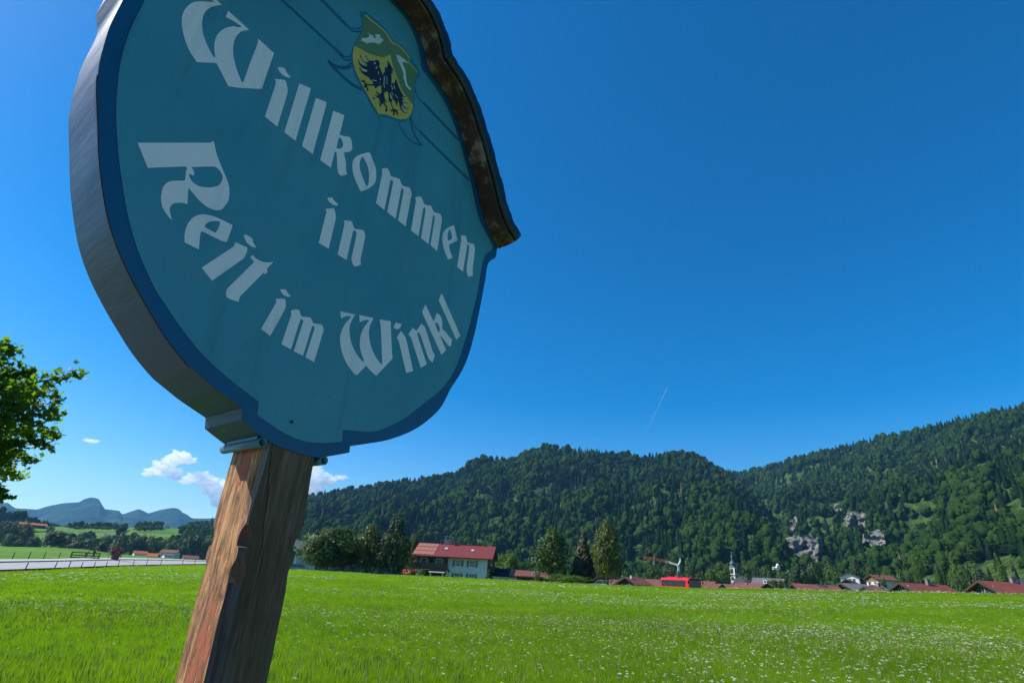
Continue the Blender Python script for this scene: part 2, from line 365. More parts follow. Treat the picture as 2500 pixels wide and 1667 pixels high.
def blob_arrays(seed, n=150, clumps=16, w=.42, z0=.18, size=.075, top=1.0, shape=1.0, fill=.55):
    g = np.random.default_rng(seed)
    c = g.normal(size=(clumps, 3)); c /= np.linalg.norm(c, axis=1)[:, None]; c *= (.35+.5*g.random((clumps, 1)))
    ci = g.integers(0, clumps, n); cr_ = (.30+.22*g.random(clumps))[ci]
    d = g.normal(size=(n, 3)); d /= np.linalg.norm(d, axis=1)[:, None]
    p = c[ci]+d*(cr_*(fill+(1-fill)*g.random(n)))[:, None]
    nr = d*.9+p*.35+g.normal(size=(n, 3))*.20+np.array([0, 0, .22]); nr /= np.linalg.norm(nr, axis=1)[:, None]
    zz = p[:, 2]; q = np.clip((zz+1)/2, 0, 1); tap = 1-(shape*.45)*np.clip(q-.45, 0, 1)/.55+.45*np.clip(.40-q, 0, 1)/.40
    P = np.stack([p[:, 0]*w*tap, p[:, 1]*w*tap, z0+(top-z0)*q], 1)
    t1 = np.cross(nr, g.normal(size=(n, 3))); t1 /= np.linalg.norm(t1, axis=1)[:, None]; t2 = np.cross(nr, t1)
    s = (size*(.65+.7*g.random(n)))[:, None]
    V = np.concatenate([P+t1*s, P+t2*s*.7, P-t1*s, P-t2*s*.7]); i = np.arange(n)
    return V, np.stack([i, i+n, i+2*n, i+3*n], 1)
def trunk_mb(h, r, n=7, limbs=5, seed=0, spread=.35):
    g = random.Random(seed); mb = MB()
    mb.tube([(0, 0, -.3), (r*.4, 0, h*.3), (-r*.3, r*.2, h*.6), (0, 0, h*.9)], [r, r*.75, r*.5, r*.2], n)
    for k in range(limbs):
        z = h*(.3+.45*k/max(1, limbs)); a = k*2.4+g.random(); l = h*spread*(.7+.5*g.random())
        mb.tube([(0, 0, z), (l*.5*math.cos(a), l*.5*math.sin(a), z+l*.35), (l*math.cos(a), l*math.sin(a), z+l*.75)], [r*.4, r*.25, r*.08], 5)
    return mb
# small trees used only for the far woods: lumpy crowns and ragged spires
import bmesh
_b = bmesh.new(); bmesh.ops.create_icosphere(_b, subdivisions=2, radius=1.0); IV = np.array([v.co[:] for v in _b.verts]); IF = np.array([[v.index for v in f.verts] for f in _b.faces]); _b.free()
def lumps(seed, n, w):
    g = np.random.default_rng(seed); V = []; F = []; k = 0
    for i in range(n):
        c = np.array([g.normal()*.30, g.normal()*.30, .36+.46*i/max(1, n-1)+.06*g.normal()]); s_ = (.62-.22*abs(i/max(1, n-1)-.35))*(.8+.4*g.random()) if i else .75
        nn = np.array([mnoise.fractal(Vector(v)*2.6+Vector((seed*3.1, i*5.3, 0)), .7, 2.1, 4) for v in IV]); P = IV*(1+.55*nn)[:, None]*np.array([s_, s_, s_*.46])
        P = P+c*np.array([1, 1, 1]); V.append(P*np.array([w, w, 1])); F.append(IF+k); k += len(IV)
    return np.concatenate(V), np.concatenate(F)
def spire(seed, w, rings=9, n=9):
    g = np.random.default_rng(seed); V = []; F = []
    for i in range(rings):
        f = i/(rings-1)
        for (dz, q) in ((0, 1.0), (.055, .52)):
            for k in range(n):
                a = k*2*math.pi/n+i*.4; r_ = w*((1-f)**.9)*q*(.75+.5*g.random())+.008; V.append((r_*math.cos(a), r_*math.sin(a), .04+.92*f+dz*(1-.5*f)-.02*g.random()))
    for i in range(2*rings-1):
        for k in range(n): F.append((i*n+k, i*n+(k+1) % n, (i+1)*n+(k+1) % n, (i+1)*n+k))
    return np.array(V), np.array(F)
PRO = []
for k in range(4):
    V_, F_ = spire(20+k, .155+.025*k); PRO.append(link('z%02d' % k, npmesh('far_conifer', V_, F_, CONM), hide=True))
for k in range(4):
    V_, F_ = lumps(40+k, 5, .25+.03*k); V2, F2 = blob_arrays(70+k, 110, 14, .34+.035*k, .02, .075, 1.02, .8); V_ = np.concatenate([V_, V2]); F_ = np.concatenate([F_, F2[:, [0, 1, 2]]+len(V_)-len(V2), F2[:, [0, 2, 3]]+len(V_)-len(V2)]); PRO.append(link('z%02d' % (4+k), npmesh('far_broadleaf', V_, F_, DECM), hide=True))
V_, F_ = spire(60, .11); PRO.append(link('z08', npmesh('far_dead_conifer', V_, F_, DEADM), hide=True))

def instancer(name, P, scl, rot, idx, protos, label=None):
    c = bpy.data.collections.new(name+'_kinds')
    for q in protos: c.objects.link(q)
    me = bpy.data.meshes.new(name); me.vertices.add(len(P)); me.vertices.foreach_set('co', np.asarray(P, np.float32).ravel())
    a = me.attributes.new('scl', 'FLOAT_VECTOR', 'POINT'); a.data.foreach_set('vector', np.asarray(scl, np.float32).ravel())
    a = me.attributes.new('rot', 'FLOAT_VECTOR', 'POINT'); a.data.foreach_set('vector', np.asarray(rot, np.float32).ravel())
    a = me.attributes.new('idx', 'INT', 'POINT'); a.data.foreach_set('value', np.asarray(idx, np.int32))
    me.update(); o = link(name, me); o['kind'] = 'stuff'
    if label: o['label'] = label
    g = bpy.data.node_groups.new(name, 'GeometryNodeTree')
    g.interface.new_socket('Geometry', in_out='INPUT', socket_type='NodeSocketGeometry'); g.interface.new_socket('Geometry', in_out='OUTPUT', socket_type='NodeSocketGeometry')
    gi = g.nodes.new('NodeGroupInput'); go = g.nodes.new('NodeGroupOutput'); ip = g.nodes.new('GeometryNodeInstanceOnPoints')
    ci = g.nodes.new('GeometryNodeCollectionInfo'); ci.inputs['Collection'].default_value = c; ci.inputs['Separate Children'].default_value = True; ci.inputs['Reset Children'].default_value = True
    def na(nm, ty):
        n = g.nodes.new('GeometryNodeInputNamedAttribute'); n.data_type = ty; n.inputs['Name'].default_value = nm; return n.outputs['Attribute']
    g.links.new(gi.outputs[0], ip.inputs['Points']); g.links.new(ci.outputs[0], ip.inputs['Instance']); ip.inputs['Pick Instance'].default_value = True
    g.links.new(na('idx', 'INT'), ip.inputs['Instance Index']); g.links.new(na('scl', 'FLOAT_VECTOR'), ip.inputs['Scale'])
    er = g.nodes.new('FunctionNodeEulerToRotation'); g.links.new(na('rot', 'FLOAT_VECTOR'), er.inputs[0]); g.links.new(er.outputs[0], ip.inputs['Rotation'])
    g.links.new(ip.outputs[0], go.inputs[0]); md = o.modifiers.new('scatter', 'NODES'); md.node_group = g
    return o
def inpoly(px, py, poly):
    r = np.zeros(len(px), bool); n = len(poly)
    for i in range(n):
        x1, y1 = poly[i]; x2, y2 = poly[(i+1) % n]
        c = ((y1 > py) != (y2 > py)) & (px < (x2-x1)*(py-y1)/((y2-y1) or 1e-9)+x1); r ^= c
    return r
CLEAR = [[(1290, 1213), (1300, 1190), (1325, 1172), (1348, 1166), (1340, 1190), (1320, 1212)], [(1245, 1205), (1262, 1200), (1270, 1228), (1256, 1230)], [(1180, 1187), (1200, 1185), (1200, 1197), (1185, 1197)],
         [(1940, 1166), (1950, 1152), (1963, 1150), (1966, 1166)], [(1985, 1235), (2010, 1222), (2070, 1222), (2065, 1238), (2000, 1262)], [(2145, 1208), (2172, 1208), (2180, 1240), (2160, 1236)],
         [(2262, 1225), (2295, 1218), (2298, 1238), (2270, 1238)], [(2450, 1185), (2480, 1180), (2490, 1240), (2465, 1262)], [(2240, 1425), (2262, 1404), (2330, 1392), (2415, 1376), (2460, 1362), (2530, 1352), (2600, 1345), (2600, 1450), (2240, 1450)],
         [(1955, 1285), (1990, 1262), (2040, 1270), (2040, 1300), (1985, 1345), (1960, 1330)]]
ROCKS = [[(1912, 1352), (1930, 1318), (1960, 1310), (2000, 1318), (2003, 1372), (1950, 1362)], [(1926, 1292), (1940, 1264), (1948, 1268), (1942, 1296)], [(2066, 1262), (2110, 1248), (2128, 1286), (2090, 1298)],
         [(2208, 1240), (2250, 1226), (2290, 1246), (2288, 1276), (2215, 1284)], [(2105, 1310), (2150, 1292), (2165, 1325), (2120, 1330)], [(2036, 1232), (2062, 1230), (2064, 1246), (2042, 1248)]]
def scatter(P, n, seed, t0, t1, keep, hmin, hmax, conif, dens=None):
    g = np.random.default_rng(seed); G = P.G
    u, tt = g.random(n*3), t0+(t1-t0)*g.random(n*3)
    p = P.eval(u, tt); e = 1e-3
    ar = np.linalg.norm(np.cross(P.eval(u+e, tt)-p, P.eval(u, tt+e)-p), axis=1); ar /= np.percentile(ar, 96)
    ok = g.random(n*3) < ar; p = p[ok][:n]; px, py = proj(p)
    ex = np.zeros(len(p), bool)
    for q in CLEAR: ex |= (inpoly(px, py, q) | inpoly(px, py-11, q) | inpoly(px, py-22, q)) & (g.random(len(p)) > .14)
    for q in ROCKS: ex |= (inpoly(px, py, q) | inpoly(px, py-12, q) | inpoly(px, py-24, q)) & (g.random(len(p)) > .16)
    nn = np.array([mnoise.fractal(Vector((a*.012, b*.012, c*.012)), 1, 2, 3) for a, b, c in p])
    n2 = np.array([mnoise.fractal(Vector((a*.03+50, b*.03, c*.03)), 1, 2, 2) for a, b, c in p])
    ex |= (n2 > .58) & (g.random(len(p)) < .6)
    cz = nn + conif(p, px, py) + g.normal(size=len(p))*.28
    idx = np.where(cz > 0, g.integers(0, 4, len(p)), g.integers(4, 8, len(p))); idx[g.random(len(p)) < .012] = 8
    h = hmin+(hmax-hmin)*g.random(len(p))**1.3; h = np.where(idx < 4, h*1.06, h*.95)
    w = h*(.92+.5*g.random(len(p)))
    k = ~ex; S = np.stack([w, w, h], 1)[k]; Rr = np.stack([g.normal(size=k.sum())*.03, g.normal(size=k.sum())*.03, g.random(k.sum())*6.28], 1)
    return p[k]-[0, 0, .6], S, Rr, idx[k]
D = scatter(HA, 13500, 1, .03, .86, None, 11, 24, lambda p, x, y: np.where(p[:, 2] > 60, .0, -.16))
instancer('hill_forest', *D, PRO, 'dark mixed forest of spruces and broadleaf trees covering the long hill')
D = scatter(HB, 14000, 2, .03, .86, None, 10, 22, lambda p, x, y: np.where(p[:, 2] > 90, .02, -.20))
instancer('mountain_forest', *D, PRO, 'dark mixed forest climbing the tall slope on the right around grey cliffs')
D = scatter(HL, 900, 3, .02, .95, None, 12, 20, lambda p, x, y: x*0+.1)
instancer('slope_forest', *D, PRO, 'dark wood on the slope above the left pasture')
# thickets on the pasture hill
g = np.random.default_rng(5); u, tt = g.random(9000), .02+.82*g.random(9000); p = PHILL.eval(u, tt); px, py = proj(p)
WOOD = [[(-200, 1308), (60, 1312), (70, 1328), (-200, 1330)], [(0, 1283), (55, 1276), (70, 1302), (30, 1310), (-100, 1310)], [(160, 1322), (215, 1318), (235, 1330), (300, 1328), (330, 1320), (340, 1330), (470, 1326), (470, 1345), (150, 1345)], [(326, 1287), (355, 1280), (392, 1279), (392, 1294), (340, 1297)], [(165, 1288), (285, 1287), (290, 1292), (165, 1291)], [(286, 1303), (300, 1292), (303, 1295), (290, 1308)], [(440, 1300), (520, 1290), (560, 1330), (440, 1330)]]
k = np.zeros(len(p), bool)
for q in WOOD: k |= inpoly(px, py, q)
k &= g.random(len(p)) < .55; p = p[k]; n = len(p); h = 5+6*g.random(n)
instancer('thicket', p-[0, 0, .5], np.stack([h*1.1, h*1.1, h], 1), np.stack([h*0, h*0, g.random(n)*6.28], 1), np.where(g.random(n) < .2, g.integers(0, 4, n), g.integers(4, 8, n)), PRO, 'dark thickets and tree rows on the left pasture hill')

# cliffs: rough rock faces standing out of the wood
ROCK = newmat('limestone'); m, t, b, o = ROCK
v = coord(t, 'World', (1, 1, .35)); f = nz(t, v, .12, 9, .65); f2 = nz(t, coord(t, 'World'), .06, 5)
ad = N_(t, 'ShaderNodeMath', operation='MULTIPLY_ADD'); t.links.new(f2, ad.inputs[0]); ad.inputs[1].default_value = .5; t.links.new(f, ad.inputs[2])
t.links.new(ramp(t, ad.outputs[0], [(.58, (.022, .045, .012)), (.66, (.055, .062, .040)), (.75, (.14, .138, .125)), (.95, (.25, .245, .23))]), b.inputs['Base Color']); b.inputs['Roughness'].default_value = .95; bumpn(t, b, f, 1.0, 3)
ROCK = m
def surf_r(P, x, y):                           # distance along the pixel's ray to a sheet (nearest grid point in projection)
    px, py = proj(P.G.reshape(-1, 3)); Z = (P.G.reshape(-1, 3)-EYE)@FW; d = (px-x)**2+(py-y)**2+np.where(Z < 0, 1e9, 0); k = int(np.argmin(d)); q = P.G.reshape(-1, 3)[k]
    return math.hypot(q[0], q[1])
for n, poly in enumerate([[(sum(q[0] for q in pl)/len(pl)+(x-sum(q[0] for q in pl)/len(pl))*1.25, sum(q[1] for q in pl)/len(pl)+(y-sum(q[1] for q in pl)/len(pl))*1.2) for x, y in pl] for pl in ROCKS]):
    xs, ys = [q[0] for q in poly], [q[1] for q in poly]; cx_, cy_ = sum(xs)/len(xs), sum(ys)/len(ys)
    r = min(surf_r(HB, cx_, cy_), surf_r(HB, cx_, max(ys)))-26; nx, ny = 44, 40; V_ = []; keep = {}
    pts = []
    for i in range(nx):
        for j in range(ny):
            x = min(xs)+(max(xs)-min(xs))*i/(nx-1); y = max(ys)+2-(max(ys)+2-min(ys))*j/(ny-1)
            q = at(x, y, r+ (j/(ny-1))**1.5*34); e = fbm(q[0]*.06, q[1]*.06, q[2]*.035+n, 6)
            dd = (q-EYE); dd[2] = 0; dd /= np.linalg.norm(dd)
            edge_ = min(i, nx-1-i)/6.0; edge_ = min(1, edge_); q = q-dd*(16*e*edge_)+dd*((1-edge_)*45); pts.append(q)
    F_ = []; PX = [(min(xs)+(max(xs)-min(xs))*(i+.5)/(nx-1), max(ys)+2-(max(ys)+2-min(ys))*(j+.5)/(ny-1)) for i in range(nx-1) for j in range(ny-1)]
    wx = np.array([10*fbm(q[0]*.07, q[1]*.07, 3.3) for q in PX]); wy = np.array([10*fbm(q[0]*.07, q[1]*.07, 8.3) for q in PX]); ins = inpoly(np.array([q[0] for q in PX])+wx, np.array([q[1] for q in PX])+wy, poly); c = 0
    for i in range(nx-1):
        for j in range(ny-1):
            if ins[c]: a = i*ny+j; F_.append((a, a+ny, a+ny+1, a+1))
            c += 1
    o = link('cliff', npmesh('cliff', np.array(pts), np.array(F_), ROCK)); o['kind'] = 'structure'

# ------------------------------------------------------------------ single trees
G1 = leafmat('leaves_mid', (.030, .060, .012), (.060, .105, .018), .35, .3)
G2 = leafmat('leaves_olive', (.055, .075, .014), (.105, .125, .022), .35, .3)
G3 = leafmat('leaves_dark', (.018, .038, .012), (.036, .062, .016), .3, .22)
G4 = leafmat('leaves_light', (.055, .105, .014), (.10, .165, .022), .4, .38)
NEED = leafmat('needles_near', (.014, .030, .014), (.036, .052, .018), .5, .15)
NEED2 = leafmat('needles_brownish', (.030, .035, .014), (.070, .065, .024), .5, .15)
def crown_mesh(kind, seed, mat):
    if kind == 'round': V_, F_ = blob_arrays(seed, 4200, 46, .5, .03, .028, 1, .5, .55)
    elif kind == 'oval': V_, F_ = blob_arrays(seed, 4200, 52, .5, .02, .027, 1, 1.0, .55)
    elif kind == 'column': V_, F_ = blob_arrays(seed, 3800, 66, .5, .02, .027, 1, 1.2, .55)
    elif kind == 'bush': V_, F_ = blob_arrays(seed, 1500, 34, .5, -.25, .040, 1, .3, .6)
    elif kind == 'spruce': V_, F_ = conifer_arrays(seed, 34, 16, 1, .46, .55, jag=.35)
    elif kind == 'small': V_, F_ = blob_arrays(seed, 420, 22, .5, .02, .055, 1, .6, .6)
    elif kind == 'smallspruce': V_, F_ = conifer_arrays(seed, 14, 9, 1, .42, .5)
    return npmesh(kind+'_crown', V_, F_, mat)
CR_CACHE = {}
def crown(kind, seed, mat):
    k = (kind, seed, mat.name)
    if k not in CR_CACHE: CR_CACHE[k] = crown_mesh(kind, seed, mat)
    return CR_CACHE[k]
TR_CACHE = {}
def tree(name, x, ytop, ybase, wpx, r, kind, mat, label, group=None, seed=1, cat='tree', zbase=None, sink=0.0):
    p = at(x, ybase, r); top = at(x, ytop, r); h = top[2]-p[2]
    if zbase is not None: h += p[2]-zbase; p[2] = zbase
    w = wpx*mppx(x, (ytop+ybase)/2, r)*(1.0 if 'spruce' in kind else 1.22)
    e = empty(name, p, rnd.random()*6.28, label, cat, group)
    sc = (w, w, h)
    if kind in ('spruce', 'smallspruce'): sc = (w/.86, w/.86, h)
    c = link('crown', crown(kind, seed, mat), e); c.scale = sc
    if kind != 'bush':
        tk = (kind, seed)
        if tk not in TR_CACHE: TR_CACHE[tk] = trunk_mb(.9 if 'spruce' in kind else .75, .022, 6, 0 if 'spruce' in kind else 5, seed).mesh('trunk', BARK)
        q = link('trunk', TR_CACHE[tk], e); q.scale = (h, h, h)
    return e
# by the houses
tree('broadleaf_tree', 856, 1296, 1395, 64, 116, 'round', G3, 'dark filler tree between the biggest rounded tree and the olive one', seed=6)
tree('broadleaf_tree', 798, 1272, 1392, 128, 112, 'round', G1, 'biggest rounded tree of the dense clump beside the signpost', seed=1)
tree('broadleaf_tree', 770, 1300, 1392, 72, 108, 'round', G1, 'low leafy tree at the clump end in front of the white house', seed=2)
tree('broadleaf_tree', 893, 1276, 1397, 84, 114, 'oval', G2, 'olive green tree in the middle of the dense clump', seed=3)
tree('conifer_tree', 960, 1262, 1400, 70, 112, 'oval', G3, 'tall dark pointed tree at the house end of the dense clump', seed=4)
tree('broadleaf_tree', 928, 1288, 1400, 66, 113, 'oval', G3, 'dark tree squeezed between the olive tree and the tall pointed one', seed=5)
tree('broadleaf_tree', 1003, 1300, 1402, 36, 135, 'oval', G2, 'slender light tree just left of the big red roofed house', seed=6)
tree('broadleaf_tree', 1238, 1342, 1408, 52, 150, 'round', G4, 'light green round tree behind the solar roofed annex', seed=7)
tree('broadleaf_tree', 1345, 1286, 1418, 84, 112, 'oval', G1, 'large maple with pale clumps beside the brown roofed hut', seed=8)
tree('spruce_tree', 1424, 1290, 1424, 64, 114, 'spruce', NEED2, 'brownish spruce between the large maple and the tall birch', seed=9)
tree('birch_tree', 1483, 1267, 1424, 74, 110, 'column', G2, 'tall olive birch with hanging foliage right of the spruce', seed=10)
tree('hedge_bush', 1385, 1398, 1424, 92, 104, 'bush', G4, 'low bright green hedge bush in front of the spruce', seed=11, cat='bush')
tree('spruce_tree', 1193, 1386, 1412, 20, 116, 'smallspruce', G1, 'small young spruce by the white house wall', seed=12)
tree('bush', 1028, 1388, 1404, 16, 118, 'bush', G4, 'small bush by the terrace under the wooden balcony', seed=13, cat='bush')
tree('bush', 1008, 1389, 1403, 22, 119, 'bush', G3, 'dark clipped bush left of the wooden balcony', seed=14, cat='bush')
tree('bush', 1310, 1396, 1416, 14, 108, 'bush', G4, 'small bush under the large maple by the brown hut', seed=15, cat='bush')
tree('spruce_tree', 2492, 1362, 1448, 26, 140, 'spruce', NEED, 'dark spruce by the red roof at the meadow corner', seed=16)
# trees at the foot of the mountain, beyond the village roofs
def marks_label(items, marks, noun, tail):     # a label per tree from the nearest landmark and its order on that side
    grp = {}
    for i, (x, y) in enumerate(items):
        mx, nm = min(marks, key=lambda m: abs(m[0]-x)); grp.setdefault((nm, 'left' if x < mx else 'right'), []).append((abs(x-mx), i))
    out = [None]*len(items); o_ = ['nearest', 'second', 'third', 'fourth', 'fifth', 'sixth', 'seventh', 'eighth']
    for (nm, sd_), l in grp.items():
        for k, (d, i) in enumerate(sorted(l)): out[i] = o_[k]+' '+noun+' to the '+sd_+' of '+nm+tail
    return out
GRP = 'trees at the foot of the mountain'
FOOT = ((1530, 1386, 1428, 36, 300), (1556, 1395, 1428, 26, 260), (1600, 1372, 1420, 42, 360), (1640, 1367, 1420, 46, 380), (1690, 1374, 1420, 38, 360), (1735, 1380, 1420, 34, 340), (1825, 1371, 1420, 36, 420), (1850, 1374, 1420, 30, 400),
                        (1880, 1377, 1424, 36, 380), (1907, 1380, 1420, 32, 380), (1930, 1372, 1424, 36, 400), (1958, 1365, 1428, 56, 370), (1992, 1362, 1428, 42, 380), (2030, 1370, 1424, 40, 380), (2052, 1376, 1426, 36, 340), (2096, 1360, 1428, 34, 330), (2132, 1374, 1424, 30, 340),
                        (2165, 1382, 1420, 28, 330), (2200, 1378, 1420, 32, 330), (2222, 1386, 1424, 28, 300), (2300, 1372, 1416, 34, 320), (2340, 1350, 1418, 50, 310), (2378, 1352, 1422, 56, 300), (2404, 1376, 1440, 50, 270), (2346, 1398, 1440, 44, 250), (2436, 1350, 1374, 34, 330),
                        (2156, 1402, 1432, 26, 240), (2012, 1408, 1430, 34, 260), (1575, 1398, 1428, 28, 280), (1662, 1384, 1422, 30, 340), (1712, 1388, 1424, 30, 330))
LB = marks_label([(q[0], q[1]) for q in FOOT], [(1546, 'the gabled house by the birch'), (1656, 'the crane'), (1789, 'the church tower'), (1899, 'the chapel'), (2073, 'the white chalet'), (2148, 'the farmhouse'), (2246, 'the poplar'), (2410, 'the big roof with twin chimneys')], 'leafy tree', '')
k = 0
for x, yt, yb, w, r in FOOT:
    kd = ('round', 'oval', 'small', 'oval')[k % 4]
    tree('broadleaf_tree', x, yt, yb, w, r, 'small' if kd == 'small' else kd, (G1, G3, G1, G4)[(k*7) % 4], LB[k], GRP, seed=20+k % 3, zbase=-2.2 if r < 420 else None); k += 1
tree('broadleaf_tree', 1766, 1368, 1424, 44, 400, 'round', G4, 'bright round tree directly left of the church tower', seed=1)
tree('poplar_tree', 2246, 1344, 1410, 30, 300, 'column', G4, 'slim pale green poplar standing free on the slope right of the houses', seed=10)
tree('bush', 1895, 1410, 1436, 44, 190, 'bush', G2, 'loose olive bush right of the grey roofed building with dormers', seed=13, cat='bush')
tree('conifer_tree', 2090, 1366, 1420, 22, 420, 'smallspruce', G3, 'dark slim spruce above the little white gabled house', seed=12)

# trees of the band behind the road, on the left
GRP2 = 'trees in the band behind the road'
BAND = ((22, 1299, 1336, 48, 600), (80, 1304, 1331, 42, 610), (20, 1270, 1306, 52, 650), (62, 1268, 1300, 46, 655), (190, 1299, 1324, 46, 640), (215, 1310, 1344, 50, 600), (182, 1318, 1346, 42, 590), (246, 1317, 1354, 40, 590), (256, 1300, 1320, 30, 645),
                        (300, 1297, 1328, 40, 640), (345, 1299, 1328, 36, 640), (290, 1312, 1356, 42, 600), (326, 1306, 1354, 46, 610), (362, 1304, 1356, 38, 610), (396, 1308, 1358, 40, 610), (426, 1310, 1354, 40, 605), (456, 1305, 1354, 46, 605), (478, 1300, 1350, 38, 610), (505, 1302, 1352, 44, 615), (450, 1291, 1312, 22, 700),
                        (540, 1305, 1360, 46, 610), (45, 1312, 1336, 30, 590), (160, 1310, 1334, 30, 600), (272, 1322, 1354, 34, 585), (410, 1322, 1358, 30, 590), (440, 1326, 1360, 34, 590))
LB = [None]*len(BAND); MK = [(82, 'the long barn'), (125, 'the biggest dark tree'), (205, 'the railing'), (281, 'the shrine'), (360, 'the two orange houses'), (418, 'the brown roofed house'), (490, 'the post')]
for hi in (True, False):
    ii = [i for i, q in enumerate(BAND) if (q[1] < 1306) == hi]
    for i, l in zip(ii, marks_label([(BAND[i][0], BAND[i][1]) for i in ii], MK, 'dark tree', ', upper row' if hi else ', lower row')): LB[i] = l
k = 0
for x, yt, yb, w, r in BAND:
    kd = ('round', 'oval', 'small')[k % 3]
    tree('broadleaf_tree', x, yt, yb, w, r, kd, (G1, G3, G1, G3, G2)[(k*3) % 5], LB[k], GRP2, seed=20+k % 3, zbase=2.0); k += 1
tree('broadleaf_tree', 125, 1293, 1340, 60, 480, 'round', G3, 'biggest dark round tree in the field behind the road', seed=2)
tree('bush', 155, 1336, 1352, 36, 215, 'bush', G1, 'pale bush at the field edge behind the wooden railing', seed=11, cat='bush')
tree('bush', 112, 1337, 1349, 28, 220, 'bush', G1, 'smaller pale bush in the field left of the railing', seed=13, cat='bush')
tree('broadleaf_tree', 118, 1279, 1303, 26, 930, 'small', G1, 'lone round tree high on the pasture beside the red roofed barn', seed=20)
tree('broadleaf_tree', 281, 1274, 1292, 18, 960, 'small', G3, 'tallest tree of the row on the pasture hilltop', seed=21)
GRP3 = 'trees in the row on the pasture hilltop'
for k, (x, yt, yb, w) in enumerate(((170, 1279, 1290, 18), (188, 1281, 1290, 14), (206, 1278, 1290, 14), (222, 1281, 1291, 22), (242, 1282, 1291, 24), (262, 1283, 1292, 24), (295, 1285, 1292, 14), (335, 1284, 1296, 22), (352, 1282, 1295, 24), (370, 1280, 1294, 24), (386, 1279, 1293, 20), (408, 1284, 1290, 16))):
    tree('broadleaf_tree', x, yt, yb, w, 965, 'small', (G3, G1)[k % 2], ('first', 'second', 'third', 'fourth', 'fifth', 'sixth', 'seventh', 'eighth', 'ninth', 'tenth', 'eleventh', 'last')[k]+' small tree from the left in the pasture hilltop row', GRP3, seed=20+k % 3)

# ------------------------------------------------------------------ the maple at the left edge, close by
LEAFM = leafmat('maple_leaves', (.042, .088, .008), (.098, .165, .012), 2.5, .55, c2=(.24, .19, .03), rough=.5, spec=.3, tcol=1.9)
def maple():
    r0 = 8.4; cen = at(-165, 1060, r0)
    e = empty('maple_tree', (cen[0], cen[1], 0.0), 0, 'young green maple reaching into the picture at its left edge', 'tree')
    E0 = np.array([cen[0], cen[1], 0.0]); g = np.random.default_rng(77)
    tb = MB(); hub = np.array([0, 0, 1.2]); tb.tube([(0, 0, -.3), (0.02, 0, .7), (0, .02, 1.3), (.05, 0, 2.4), (0, 0, 3.6)], [.12, .10, .09, .06, .02], 10)
    arms = [((-70, 985), (202, 912), .17), ((-60, 900), (20, 852), .20), ((-60, 960), (70, 905), .22), ((-60, 990), (150, 968), .20), ((-60, 1040), (145, 1010), .16), ((-60, 1060), (150, 1062), .13), ((-60, 1090), (120, 1085), .16), ((-80, 1110), (86, 1128), .14), ((-90, 1150), (50, 1165), .14), ((-90, 1190), (22, 1215), .10), ((-60, 930), (110, 960), .22), ((-90, 1020), (100, 1040), .24), ((-90, 1000), (60, 985), .28), ((-90, 1080), (40, 1090), .25), ((-100, 1120), (15, 1130), .2), ((-90, 940), (45, 960), .26)]
    C = []
    for (a, b, w) in arms:
        dz = g.normal()*.5; A = at(*a, r0+dz*.4)-E0; B = at(*b, r0+dz)-E0
        root = np.array([0, 0, max(.9, A[2]-.5)]); mid = (A+B)/2+np.array([0, 0, .06])
        tb.tube([root, A, mid, B], [.035, .022, .012, .004], 5)
        n = 46
        for k_ in range(7):
            q0 = .35+.6*k_/7; p0 = A+(B-A)*q0; dv = g.normal(size=3); dv *= w*.55/np.linalg.norm(dv); tb.tube([p0, p0+dv*.6+np.array([0, 0, .03]), p0+dv+np.array([0, 0, .05])], [.006, .004, .002], 4)
        for q in np.linspace(0, 1, n):
            p = A+(B-A)*q+np.array([0, 0, .06*math.sin(q*3.1)]); C.append((p, w*.90*(1.0-.60*q), 5 if q < .6 else 4))
    for k in range(230):                       # the part of the crown outside the frame
        d = g.normal(size=3); d /= np.linalg.norm(d); p = np.array([0, 0, 2.75])+d*np.array([1.15, 1.15, 1.25])*g.random()**.4
        if d[0] < .5 or True: C.append((p+np.array([-.95, -.3, 0]), .24, 12))
    P, Nn, S = [], [], []
    for p, w, n in C:
        d = g.normal(size=(n, 3))*w*.62; P.append(p+d); Nn.append(g.normal(size=(n, 3))*.70+[-.15, -.1, .6]); S.append(.027+.022*g.random(n))
    P, Nn, S = np.concatenate(P), np.concatenate(Nn), np.concatenate(S); Nn /= np.linalg.norm(Nn, axis=1)[:, None]
    ok = np.ones(len(P), bool); P, Nn, S = P[ok], Nn[ok], S[ok]
    lobes = [(0, -.9), (.22, -.42), (.75, -.45), (.62, -.08), (1.0, .28), (.55, .34), (.36, .42), (.34, .72), (0, 1.1), (-.34, .72), (-.36, .42), (-.55, .34), (-1.0, .28), (-.62, -.08), (-.75, -.45), (-.22, -.42)]
    T = np.array(lobes); m = len(T); t1 = np.cross(Nn, g.normal(size=Nn.shape)); t1 /= np.linalg.norm(t1, axis=1)[:, None]; t2 = np.cross(Nn, t1)
    fold = (np.abs(T[:, 0])*-.28)[None, :, None]*Nn[:, None]*S[:, None, None]
    V = P[:, None]+(T[None, :, :1]*t1[:, None]+T[None, :, 1:]*t2[:, None])*S[:, None, None]+fold
    n = len(P); V = np.concatenate([V.reshape(-1, 3), P]); F = []
    base = np.arange(n)*m; ce = n*m+np.arange(n)
    for k in range(m): F.append(np.stack([ce, base+k, base+(k+1) % m], 1))
    link('crown', npmesh('crown', V, np.concatenate(F), LEAFM), e)['kind'] = 'stuff'
    tb.build('trunk', BARK, e, True)
maple()

